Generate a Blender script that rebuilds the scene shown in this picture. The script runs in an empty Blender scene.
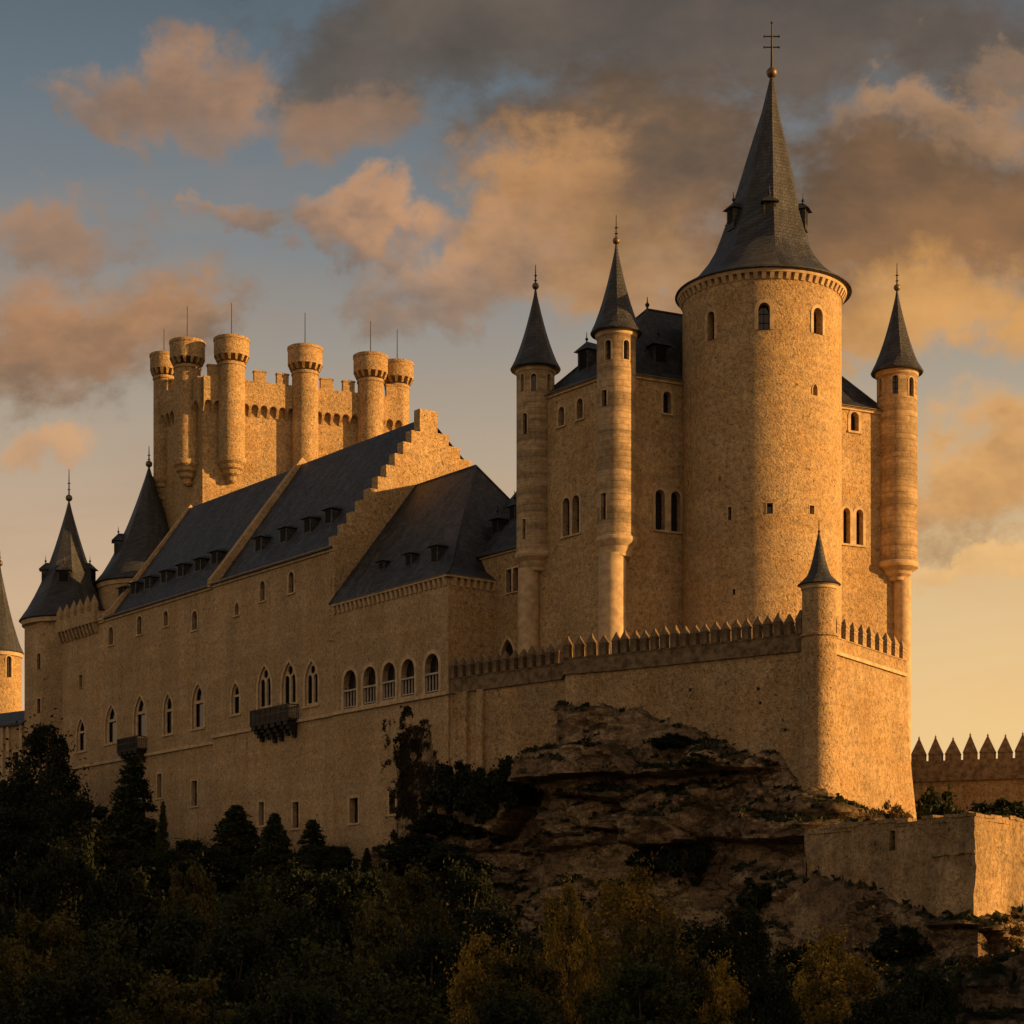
import bpy, math, random
import numpy as np
from mathutils import Vector, Matrix, noise
from mathutils.geometry import delaunay_2d_cdt
random.seed(7); rng = np.random.default_rng(7)
R = math.radians; PI = math.pi
sc = bpy.context.scene; COL = sc.collection

# ------------------------------------------------------------------ camera
F, CX, HZ = 2000.0, 512.0, 968.0          # focal length in pixels, principal column, horizon row
cam_d = bpy.data.cameras.new('camera'); cam = bpy.data.objects.new('camera', cam_d); COL.objects.link(cam)
cam_d.sensor_width = 36; cam_d.lens = F/1024*36; cam_d.shift_y = (HZ-512)/1024
cam_d.clip_start = 0.5; cam_d.clip_end = 8000
cam.location = (0, 0, 0); cam.rotation_euler = (R(90), 0, 0)
sc.camera = cam
sc.view_settings.view_transform = 'Standard'; sc.view_settings.look = 'None'
sc.view_settings.exposure = 0.50; sc.view_settings.gamma = 1.0

# ------------------------------------------------------------------ sun
SUN_AZ, SUN_EL = R(77), R(10.8)              # azimuth from the camera's back towards the right
sun_dir = Vector((math.sin(SUN_AZ)*math.cos(SUN_EL), -math.cos(SUN_AZ)*math.cos(SUN_EL), math.sin(SUN_EL)))
sd = bpy.data.lights.new('sun', 'SUN'); sd.energy = 5.0; sd.angle = R(0.6); sd.color = (1.0, 0.535, 0.175)
sun = bpy.data.objects.new('sun', sd); COL.objects.link(sun)
sun.rotation_euler = (-sun_dir).to_track_quat('-Z', 'Y').to_euler(); sun.location = sun_dir*300

# ------------------------------------------------------------------ node helper
class NT:
    def __init__(s, tree): s.t = tree; s.t.nodes.clear()
    def n(s, typ, ins=None, **props):
        nd = s.t.nodes.new(typ)
        for k, v in props.items(): setattr(nd, k, v)
        for k, v in (ins or {}).items():
            sock = nd.inputs[k]
            if isinstance(v, bpy.types.NodeSocket): s.t.links.new(v, sock)
            else: sock.default_value = v
        return nd
    def math(s, op, a, b=0.0, c=0.0, clamp=False):
        nd = s.n('ShaderNodeMath', {0: a, 1: b, 2: c}, operation=op); nd.use_clamp = clamp; return nd.outputs[0]
    def vmath(s, op, a, b=(0, 0, 0)):
        nd = s.n('ShaderNodeVectorMath', {0: a, 1: b}, operation=op)
        return nd.outputs['Value'] if op in ('LENGTH', 'DOT_PRODUCT') else nd.outputs['Vector']
    def noise(s, vec, scale, detail=4, rough=0.55, dist=0.0, out=0):
        return s.n('ShaderNodeTexNoise', {'Vector': vec, 'Scale': scale, 'Detail': detail, 'Roughness': rough, 'Distortion': dist}).outputs[out]
    def ramp(s, fac, pts, interp='LINEAR'):
        nd = s.n('ShaderNodeValToRGB', {0: fac}); cr = nd.color_ramp; cr.interpolation = interp
        while len(cr.elements) < len(pts): cr.elements.new(0.5)
        for e, (p, c) in zip(cr.elements, pts):
            e.position = p; e.color = (*c, 1) if len(c) == 3 else c
        return nd.outputs[0]
    def mix(s, fac, a, b, blend='MIX'):
        nd = s.n('ShaderNodeMix', data_type='RGBA', blend_type=blend)
        for i, v in ((0, fac), (6, a), (7, b)):
            if isinstance(v, bpy.types.NodeSocket): s.t.links.new(v, nd.inputs[i])
            else: nd.inputs[i].default_value = v if i == 0 else ((*v, 1) if len(v) == 3 else v)
        return nd.outputs[2]
    def mapr(s, v, a, b, c=0.0, d=1.0, smooth=True):
        nd = s.n('ShaderNodeMapRange', {0: v, 1: a, 2: b, 3: c, 4: d})
        nd.interpolation_type = 'SMOOTHSTEP' if smooth else 'LINEAR'; nd.clamp = True
        return nd.outputs[0]

# ------------------------------------------------------------------ sky
def build_world():
    w = bpy.data.worlds.new('World'); sc.world = w; w.use_nodes = True
    t = NT(w.node_tree)
    d = t.vmath('NORMALIZE', t.n('ShaderNodeTexCoord').outputs['Generated'])
    xyz = t.n('ShaderNodeSeparateXYZ', {0: d}); x, y, z = xyz.outputs[:3]
    sky = t.n('ShaderNodeTexSky'); sky.sky_type = 'NISHITA'; sky.sun_disc = False
    sky.sun_elevation = SUN_EL; sky.sun_rotation = PI - SUN_AZ; sky.dust_density = 3.0; sky.air_density = 1.2
    nish = t.mix(1.0, sky.outputs[0], (0.10, 0.10, 0.10), 'MULTIPLY')
    zl = t.math('MAXIMUM', z, 0.0)
    cool = t.ramp(zl, SKY_COOL); warm = t.ramp(zl, SKY_WARM)
    back = t.ramp(zl, SKY_BACK)
    azf = t.math('DIVIDE', x, t.math('ADD', t.math('ABSOLUTE', y), 0.001))
    base = t.mix(t.mapr(azf, -0.10, 0.26), cool, warm)
    base = t.mix(t.mapr(y, -0.25, 0.75), back, base)
    base = t.mix(0.12, base, nish)
    # clouds: blobs placed by direction, edges broken by noise
    front = t.mapr(y, 0.05, 0.3)
    inv = t.math('DIVIDE', 1.0, t.math('MAXIMUM', y, 0.05))
    p = t.n('ShaderNodeCombineXYZ', {0: t.math('MULTIPLY', x, inv), 1: t.math('MULTIPLY', z, inv)}).outputs[0]
    wn = t.noise(p, 9.0, 7, 0.62, 0.3, out=1)
    wn2 = t.noise(p, 34.0, 6, 0.62, 0.2, out=1)
    pw = t.vmath('ADD', p, t.vmath('MULTIPLY', t.vmath('SUBTRACT', wn, (0.5, 0.5, 0.5)), (0.17, 0.11, 0)))
    pw = t.vmath('ADD', pw, t.vmath('MULTIPLY', t.vmath('SUBTRACT', wn2, (0.5, 0.5, 0.5)), (0.045, 0.035, 0)))
    fine = t.noise(t.vmath('MULTIPLY', p, (1, 1.4, 1)), 30.0, 8, 0.66); mid = t.noise(t.vmath('ADD', t.vmath('MULTIPLY', p, (1, 1.5, 1)), (3.1, 1.7, 0)), 13.0, 6, 0.6)
    big = t.noise(t.vmath('MULTIPLY', p, (1, 1.6, 1)), 6.0, 5, 0.6)
    # thin veil streaks
    veil = t.mapr(t.noise(t.vmath('MULTIPLY', p, (1, 3.2, 1)), 5.0, 6, 0.6, 0.6), 0.45, 0.8, 0, 0.45)
    veilc = t.mix(t.mapr(azf, -0.1, 0.25), (0.33, 0.22, 0.15), (0.62, 0.36, 0.15))
    colr = t.mix(t.math('MULTIPLY', t.math('MULTIPLY', veil, front), t.mapr(z, 0.42, 0.30)), base, veilc)
    for (px, py, rx, ry, dark, light, amt, up) in CLOUDS:
        c = ((px-CX)/F, (HZ-py)/F, 0)
        q = t.vmath('MULTIPLY', t.vmath('SUBTRACT', pw, c), (F/rx, F/ry, 0))
        qs = t.n('ShaderNodeSeparateXYZ', {0: q})
        ln = t.math('ADD', t.vmath('LENGTH', q), t.math('ADD', t.math('MULTIPLY', t.math('SUBTRACT', fine, 0.5), 0.85), t.math('MULTIPLY', t.math('SUBTRACT', mid, 0.5), 1.0)))
        m = t.math('MULTIPLY', t.mapr(ln, 1.12, 0.42, 0, amt), front)
        sh = t.math('ADD', t.math('MULTIPLY', qs.outputs[1], 0.5*up), t.math('MULTIPLY', t.math('SUBTRACT', big, 0.5), 3.0))
        sh = t.mapr(t.math('ADD', sh, t.math('MULTIPLY', t.math('SUBTRACT', fine, 0.5), 0.6)), -0.6, 0.7)
        colr = t.mix(m, colr, t.mix(sh, dark, light))
    # below the horizon: dark land tone
    colr = t.mix(t.mapr(z, -0.12, 0.0), (0.03, 0.025, 0.02), colr)
    glow = t.math('POWER', t.math('MAXIMUM', t.vmath('DOT_PRODUCT', d, tuple(sun_dir)), 0.0), 7.0)
    colr = t.mix(t.math('MULTIPLY', glow, 0.9), colr, (1.35, 0.72, 0.25))
    bg = t.n('ShaderNodeBackground', {0: colr, 1: 0.84})
    t.n('ShaderNodeOutputWorld', {0: bg.outputs[0]})

SKY_COOL = [(0.0, (0.74, 0.46, 0.24)), (0.13, (0.64, 0.41, 0.23)), (0.21, (0.50, 0.345, 0.22)), (0.275, (0.345, 0.285, 0.22)),
            (0.335, (0.20, 0.205, 0.205)), (0.40, (0.115, 0.145, 0.170)), (0.46, (0.066, 0.090, 0.112)), (1.0, (0.05, 0.06, 0.075))]
SKY_WARM = [(0.0, (0.86, 0.56, 0.24)), (0.13, (0.79, 0.515, 0.225)), (0.20, (0.64, 0.44, 0.225)), (0.27, (0.40, 0.32, 0.23)),
            (0.335, (0.22, 0.21, 0.195)), (0.40, (0.125, 0.135, 0.145)), (0.46, (0.08, 0.088, 0.098)), (1.0, (0.05, 0.06, 0.075))]
SKY_BACK = [(0.0, (0.55, 0.365, 0.215)), (0.25, (0.47, 0.315, 0.19)), (0.6, (0.25, 0.195, 0.155)), (1.0, (0.12, 0.105, 0.10))]
# px, py, rx, ry, shadow colour, lit colour, amount, top-lit(+)/base-lit(-)
PEACH = (0.46, 0.25, 0.135); DULL = (0.17, 0.125, 0.10)
CLOUDS = [
    (700, 20, 470, 105, (0.072, 0.060, 0.052), (0.135, 0.100, 0.076), 0.92, -0.6),
    (420, 55, 190, 90, (0.078, 0.068, 0.060), (0.135, 0.105, 0.083), 0.82, -0.5),
    (650, 185, 200, 125, (0.10, 0.068, 0.045), (0.32, 0.165, 0.075), 0.93, -0.9),
    (545, 205, 90, 62, (0.22, 0.125, 0.065), (0.50, 0.255, 0.105), 0.85, 0.4),
    (630, 265, 140, 52, (0.22, 0.125, 0.060), (0.50, 0.26, 0.105), 0.8, -0.5),
    (925, 200, 230, 140, (0.105, 0.064, 0.037), (0.27, 0.135, 0.056), 0.94, -0.9),
    (935, 98, 105, 36, (0.20, 0.125, 0.075), (0.42, 0.225, 0.105), 0.75, 0.7),
    (1000, 48, 70, 30, (0.18, 0.13, 0.09), (0.34, 0.20, 0.115), 0.6, 0.5),
    (915, 305, 200, 52, (0.30, 0.155, 0.060), (0.62, 0.31, 0.095), 0.9, -0.6),
    (985, 470, 115, 88, (0.26, 0.14, 0.060), (0.66, 0.345, 0.12), 0.92, 0.9),
    (990, 560, 140, 22, (0.62, 0.36, 0.14), (0.92, 0.52, 0.18), 0.6, 0.4), (820, 520, 120, 18, (0.55, 0.34, 0.15), (0.80, 0.47, 0.18), 0.4, 0.4),
    (470, 255, 110, 52, DULL, (0.52, 0.275, 0.13), 0.85, 0.6), (425, 300, 80, 40, DULL, (0.48, 0.26, 0.13), 0.75, 0.5),
    (170, 76, 112, 50, (0.19, 0.125, 0.09), PEACH, 0.93, 0.5), (110, 100, 70, 28, DULL, PEACH, 0.85, 0.4), (225, 105, 60, 40, DULL, (0.36, 0.20, 0.115), 0.7, 0.3),
    (365, 120, 92, 40, (0.16, 0.115, 0.088), (0.34, 0.185, 0.10), 0.75, 0.2),
    (362, 198, 86, 38, DULL, (0.54, 0.28, 0.135), 0.93, 0.6),
    (257, 221, 40, 24, DULL, (0.46, 0.25, 0.13), 0.85, 0.4),
    (65, 215, 140, 42, (0.16, 0.115, 0.085), (0.36, 0.195, 0.105), 0.8, 0.5),
    (80, 322, 185, 92, (0.105, 0.080, 0.062), (0.40, 0.205, 0.10), 0.95, 0.8), (165, 300, 75, 36, (0.17, 0.11, 0.07), (0.46, 0.24, 0.115), 0.8, 0.6),
    (30, 448, 62, 24, (0.36, 0.21, 0.12), (0.58, 0.32, 0.15), 0.75, 0.4),
]
build_world()

# ------------------------------------------------------------------ materials
def material(name):
    m = bpy.data.materials.new(name); m.use_nodes = True
    return m, NT(m.node_tree)
def finish(t, col, rough=0.9, bump=None, bstr=0.6, bdist=0.06, spec=0.25, metallic=0.0):
    ins = {'Base Color': col, 'Roughness': rough, 'Metallic': metallic, 'Specular IOR Level': spec}
    if bump is not None: ins['Normal'] = t.n('ShaderNodeBump', {'Height': bump, 'Strength': bstr, 'Distance': bdist}).outputs[0]
    b = t.n('ShaderNodeBsdfPrincipled', ins)
    t.n('ShaderNodeOutputMaterial', {0: b.outputs[0]})
def m_rubble(name, col, sc_=3.4, lo=0.50, hi=1.16, stain=0.35, bdist=0.10, bstr=0.85):
    m, t = material(name)
    p = t.n('ShaderNodeTexCoord').outputs['Object']
    n1 = t.noise(p, sc_*2.3, 3, 0.7)
    vor = t.n('ShaderNodeTexVoronoi', {'Vector': p, 'Scale': sc_*1.15, 'Randomness': 1.0})
    k = t.mapr(n1, 0.37, 0.49, lo+.02, 1.0)
    k = t.math('MULTIPLY', k, t.mapr(t.noise(p, sc_*0.9, 2, 0.6), 0.35, 0.65, 0.88, hi))
    k = t.math('MULTIPLY', k, t.mapr(vor.outputs['Distance'], 0.85, 0.35, 0.84, 1.03))
    pit = t.mapr(t.noise(p, sc_*0.75, 3, 0.75), 0.31, 0.38, 0.40, 1.0)
    k = t.math('MULTIPLY', k, pit)
    lg = t.mapr(t.noise(p, 0.10, 5, 0.6), 0.3, 0.7, 1-0.35*stain, 1.05)
    st = t.mapr(t.noise(t.vmath('MULTIPLY', p, (1, 1, 0.10)), 0.45, 4, 0.6), 0.35, 0.7, 1-0.4*stain, 1.05)
    course = t.noise(t.vmath('MULTIPLY', p, (0.10, 0.10, 1.0)), 1.1, 4, 0.65)
    drip = t.noise(t.vmath('MULTIPLY', p, (1, 1, 0.06)), 1.5, 4, 0.65)
    damp = t.math('MULTIPLY', t.mapr(drip, 0.54, 0.70, 0, 1), t.mapr(t.noise(p, 0.09, 4, 0.6), 0.45, 0.62, 0, 0.34*min(1, stain*2.2)))
    patch = t.mapr(t.noise(p, 0.28, 2, 0.4), 0.60, 0.64, 1.0, 1.07)
    lg = t.math('MULTIPLY', lg, t.math('MULTIPLY', t.mapr(course, 0.35, 0.65, 0.92, 1.05), t.math('MULTIPLY', t.math('SUBTRACT', 1.0, damp), patch)))
    k = t.math('MULTIPLY', k, t.math('MULTIPLY', lg, st))
    c = t.mix(t.mapr(t.noise(p, 0.35, 3), 0.35, 0.7), col, tuple(a*b for a, b in zip(col, (0.96, 0.90, 0.80))))
    c = t.mix(1.0, c, t.n('ShaderNodeCombineColor', {0: k, 1: k, 2: k}).outputs[0], 'MULTIPLY')
    h = t.math('ADD', t.math('MULTIPLY', n1, 1.3), t.math('ADD', t.math('MULTIPLY', vor.outputs['Distance'], -0.25), t.math('MULTIPLY', pit, 0.25)))
    finish(t, c, 0.95, h, bstr, bdist, 0.15)
    return m
def m_ashlar(name, c1, c2, rw=0.95, rh=0.52, mort=0.025, bd=0.05):
    m, t = material(name)
    uv = t.n('ShaderNodeTexCoord').outputs['UV']; p = t.n('ShaderNodeTexCoord').outputs['Object']
    br = t.n('ShaderNodeTexBrick', {'Vector': uv, 'Color1': (*c1, 1), 'Color2': (*c2, 1), 'Mortar': (*[v*0.8 for v in c2], 1), 'Scale': 1.0,
              'Mortar Size': mort, 'Mortar Smooth': 0.4, 'Bias': 0.0, 'Brick Width': rw, 'Row Height': rh})
    n = t.noise(p, 2.6, 5, 0.65); k = t.mapr(n, 0.3, 0.7, 0.72, 1.12)
    band = t.noise(t.vmath('MULTIPLY', p, (0.12, 0.12, 0.9)), 0.9, 3, 0.6)
    k = t.math('MULTIPLY', k, t.mapr(band, 0.44, 0.56, 0.70, 1.06))
    c = t.mix(1.0, br.outputs[0], t.n('ShaderNodeCombineColor', {0: k, 1: k, 2: k}).outputs[0], 'MULTIPLY')
    finish(t, c, 0.9, t.math('ADD', t.math('MULTIPLY', br.outputs[1], -0.8), t.math('MULTIPLY', n, 0.8)), 0.7, bd, 0.2)
    return m
def m_slate(name, c1, c2, rw=0.34, rh=0.30):
    m, t = material(name)
    uv = t.n('ShaderNodeTexCoord').outputs['UV']; p = t.n('ShaderNodeTexCoord').outputs['Object']
    br = t.n('ShaderNodeTexBrick', {'Vector': uv, 'Color1': (*c1, 1), 'Color2': (*c2, 1), 'Mortar': (*[v*0.4 for v in c1], 1), 'Scale': 1.0,
              'Mortar Size': 0.022, 'Mortar Smooth': 0.3, 'Bias': 0.0, 'Brick Width': rw, 'Row Height': rh})
    n = t.noise(p, 0.6, 6, 0.7); n2 = t.noise(p, 7.0, 3, 0.6)
    k = t.math('MULTIPLY', t.mapr(n, 0.3, 0.7, 0.65, 1.35), t.mapr(n2, 0.3, 0.7, 0.7, 1.3))
    c = t.mix(1.0, br.outputs[0], t.n('ShaderNodeCombineColor', {0: k, 1: k, 2: k}).outputs[0], 'MULTIPLY')
    stk = t.mapr(t.noise(t.vmath('MULTIPLY', uv, (1.0, 0.10, 1.0)), 0.9, 5, 0.7), 0.35, 0.65, 0.6, 1.35)
    c = t.mix(1.0, c, t.n('ShaderNodeCombineColor', {0: stk, 1: stk, 2: stk}).outputs[0], 'MULTIPLY')
    lich = t.mapr(t.noise(p, 1.1, 6, 0.7), 0.56, 0.70, 0, 0.5)
    c = t.mix(lich, c, (0.085, 0.075, 0.055))
    finish(t, c, t.mapr(n2, 0.3, 0.7, 0.42, 0.7), t.math('ADD', t.math('MULTIPLY', br.outputs[1], -1.0), t.math('MULTIPLY', n2, 0.9)), 0.8, 0.045, 0.45)
    return m
def m_plain(name, col, rough=0.6, metallic=0.0, nscale=3.0, var=0.25, spec=0.4, bd=0.01):
    m, t = material(name)
    p = t.n('ShaderNodeTexCoord').outputs['Object']
    n = t.noise(p, nscale, 4, 0.6); k = t.mapr(n, 0.3, 0.7, 1-var, 1+var)
    c = t.mix(1.0, col, t.n('ShaderNodeCombineColor', {0: k, 1: k, 2: k}).outputs[0], 'MULTIPLY')
    finish(t, c, rough, n, 0.4, bd, spec, metallic)
    return m
def m_rock(name, light, dark, moss, moss_amt=1.0):
    m, t = material(name)
    p = t.n('ShaderNodeTexCoord').outputs['Object']
    nrm = t.n('ShaderNodeSeparateXYZ', {0: t.n('ShaderNodeNewGeometry').outputs['Normal']}).outputs[2]
    strata = t.noise(t.vmath('MULTIPLY', p, (0.30, 0.30, 0.95)), 1.1, 7, 0.70, 1.2)
    n = t.noise(p, 1.4, 7, 0.7); n2 = t.noise(p, 0.16, 5, 0.6, 0.6); n3 = t.noise(p, 5.0, 4, 0.65)
    c = t.mix(t.mapr(strata, 0.36, 0.60), dark, light)
    c = t.mix(t.mapr(n2, 0.46, 0.60, 0, 0.85), c, dark)
    k = t.math('MULTIPLY', t.mapr(n, 0.25, 0.65, 0.45, 1.15), t.mapr(n3, 0.3, 0.65, 0.6, 1.12))
    c = t.mix(1.0, c, t.n('ShaderNodeCombineColor', {0: k, 1: k, 2: k}).outputs[0], 'MULTIPLY')
    pw = t.vmath('ADD', t.vmath('MULTIPLY', p, (0.38, 0.38, 1.0)), t.vmath('MULTIPLY', t.noise(p, 0.7, 6, 0.65, out=1), (1.5, 1.5, 1.5)))
    ed = t.n('ShaderNodeTexVoronoi', {'Vector': pw, 'Scale': 0.75}, feature='DISTANCE_TO_EDGE').outputs[0]
    ed2 = t.n('ShaderNodeTexVoronoi', {'Vector': pw, 'Scale': 2.3}, feature='DISTANCE_TO_EDGE').outputs[0]
    cm = t.mapr(t.noise(p, 0.30, 4, 0.6), 0.42, 0.60)
    crk = t.math('SUBTRACT', 1.0, t.math('MULTIPLY', cm, t.math('SUBTRACT', 1.0, t.math('MULTIPLY', t.mapr(ed, 0.0, 0.045, 0.35, 1.0), t.mapr(ed2, 0.0, 0.05, 0.80, 1.0)))))
    c = t.mix(1.0, c, t.n('ShaderNodeCombineColor', {0: crk, 1: crk, 2: crk}).outputs[0], 'MULTIPLY')
    mm = t.math('ADD', t.math('MULTIPLY', nrm, 0.55), t.math('MULTIPLY', t.math('SUBTRACT', t.noise(p, 0.45, 6, 0.7), 0.5), 2.2))
    c = t.mix(t.mapr(mm, 0.22, 0.50, 0, 0.92*moss_amt), c, moss)
    h = t.math('ADD', t.math('ADD', strata, n), t.math('MULTIPLY', n3, 0.5))
    h = t.math('ADD', h, t.math('MULTIPLY', crk, 0.9))
    finish(t, c, 0.95, h, 1.0, 0.30, 0.15)
    return m
def m_leaf(name, c1, c2):
    m, t = material(name)
    p = t.n('ShaderNodeTexCoord').outputs['Object']
    oi = t.n('ShaderNodeObjectInfo').outputs['Random']
    f = t.mapr(t.noise(p, 0.55, 4, 0.6), 0.40, 0.66)
    c = t.mix(f, c1, c2)
    k = t.math('MULTIPLY', t.mapr(t.noise(p, 6.0, 2), 0.3, 0.7, 0.6, 1.4), t.mapr(oi, 0, 1, 0.8, 1.2, False))
    c = t.mix(1.0, c, t.n('ShaderNodeCombineColor', {0: k, 1: k, 2: k}).outputs[0], 'MULTIPLY')
    b = t.n('ShaderNodeBsdfPrincipled', {'Base Color': c, 'Roughness': 0.75, 'Specular IOR Level': 0.2})
    tr = t.n('ShaderNodeBsdfTranslucent', {0: c})
    mx = t.n('ShaderNodeMixShader', {0: 0.25, 1: b.outputs[0], 2: tr.outputs[0]})
    t.n('ShaderNodeOutputMaterial', {0: mx.outputs[0]})
    return m
WARMSTONE = (0.47, 0.335, 0.185)
MAT = dict(
    palace=m_rubble('palace_render', (0.52, 0.375, 0.215), 3.2, 0.52, 1.12, 0.35, 0.07, 0.7),
    rubble=m_rubble('rubble_stone', (0.52, 0.37, 0.20), 2.9, 0.42, 1.18, 0.30, 0.12, 0.9),
    tower=m_rubble('tower_stone', (0.54, 0.385, 0.208), 2.8, 0.55, 1.14, 0.28, 0.11, 0.9),
    terrace=m_rubble('terrace_stone', (0.52, 0.37, 0.203), 2.6, 0.50, 1.16, 0.45, 0.13, 0.9),
    oldwall=m_rubble('old_wall_stone', (0.50, 0.36, 0.20), 2.0, 0.55, 1.15, 1.0, 0.14, 0.9),
    ashlar=m_ashlar('ashlar', (0.49, 0.36, 0.21), (0.42, 0.305, 0.18)),
    trim=m_plain('cut_stone_trim', (0.50, 0.37, 0.22), 0.85, nscale=1.6, var=0.22, spec=0.2, bd=0.03),
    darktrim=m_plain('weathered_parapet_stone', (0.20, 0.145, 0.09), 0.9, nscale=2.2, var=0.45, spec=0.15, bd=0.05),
    shutter=m_plain('dark_shutter', (0.012, 0.011, 0.010), 0.8, spec=0.15),
    greystone=m_plain('grey_stone_balusters', (0.42, 0.37, 0.30), 0.85, nscale=2.0, var=0.2, spec=0.2),
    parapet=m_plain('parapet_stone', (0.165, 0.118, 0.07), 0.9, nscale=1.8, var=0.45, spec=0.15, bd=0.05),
    slate=m_slate('slate', (0.013, 0.0145, 0.018), (0.046, 0.049, 0.056), 0.45, 0.40),
    slate_tower=m_slate('spire_slate', (0.029, 0.031, 0.037), (0.054, 0.056, 0.062), 0.36, 0.32),
    iron=m_plain('wrought_iron', (0.025, 0.024, 0.023), 0.55, 0.3),
    bronze=m_plain('weathered_bronze', (0.16, 0.115, 0.07), 0.5, 0.6),
    glass=m_plain('dark_window_glass', (0.012, 0.013, 0.015), 0.12, spec=0.6, var=0.1, bd=0.002),
    wood=m_plain('dark_timber', (0.020, 0.015, 0.011), 0.75, nscale=4, var=0.4),
    rock=m_rock('limestone_cliff', (0.46, 0.33, 0.19), (0.20, 0.135, 0.078), (0.034, 0.029, 0.014), .8),
    rock_dark=m_rock('overgrown_rock', (0.28, 0.20, 0.12), (0.11, 0.078, 0.05), (0.022, 0.022, 0.011)),
    soil=m_rock('hillside_soil', (0.09, 0.07, 0.04), (0.05, 0.04, 0.022), (0.030, 0.032, 0.013)),
    bark=m_plain('bark', (0.055, 0.042, 0.030), 0.9, nscale=5, var=0.4, bd=0.03),
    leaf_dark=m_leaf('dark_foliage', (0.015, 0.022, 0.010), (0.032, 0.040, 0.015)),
    leaf_green=m_leaf('green_foliage', (0.030, 0.040, 0.014), (0.062, 0.068, 0.020)),
    leaf_olive=m_leaf('olive_foliage', (0.048, 0.047, 0.015), (0.11, 0.088, 0.022)),
    leaf_gold=m_leaf('autumn_foliage', (0.14, 0.105, 0.022), (0.42, 0.27, 0.046)),
    ivy=m_leaf('ivy_leaves', (0.032, 0.027, 0.014), (0.070, 0.052, 0.024)),
    dry=m_leaf('dry_grass', (0.13, 0.085, 0.030), (0.21, 0.13, 0.045)),
)

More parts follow.
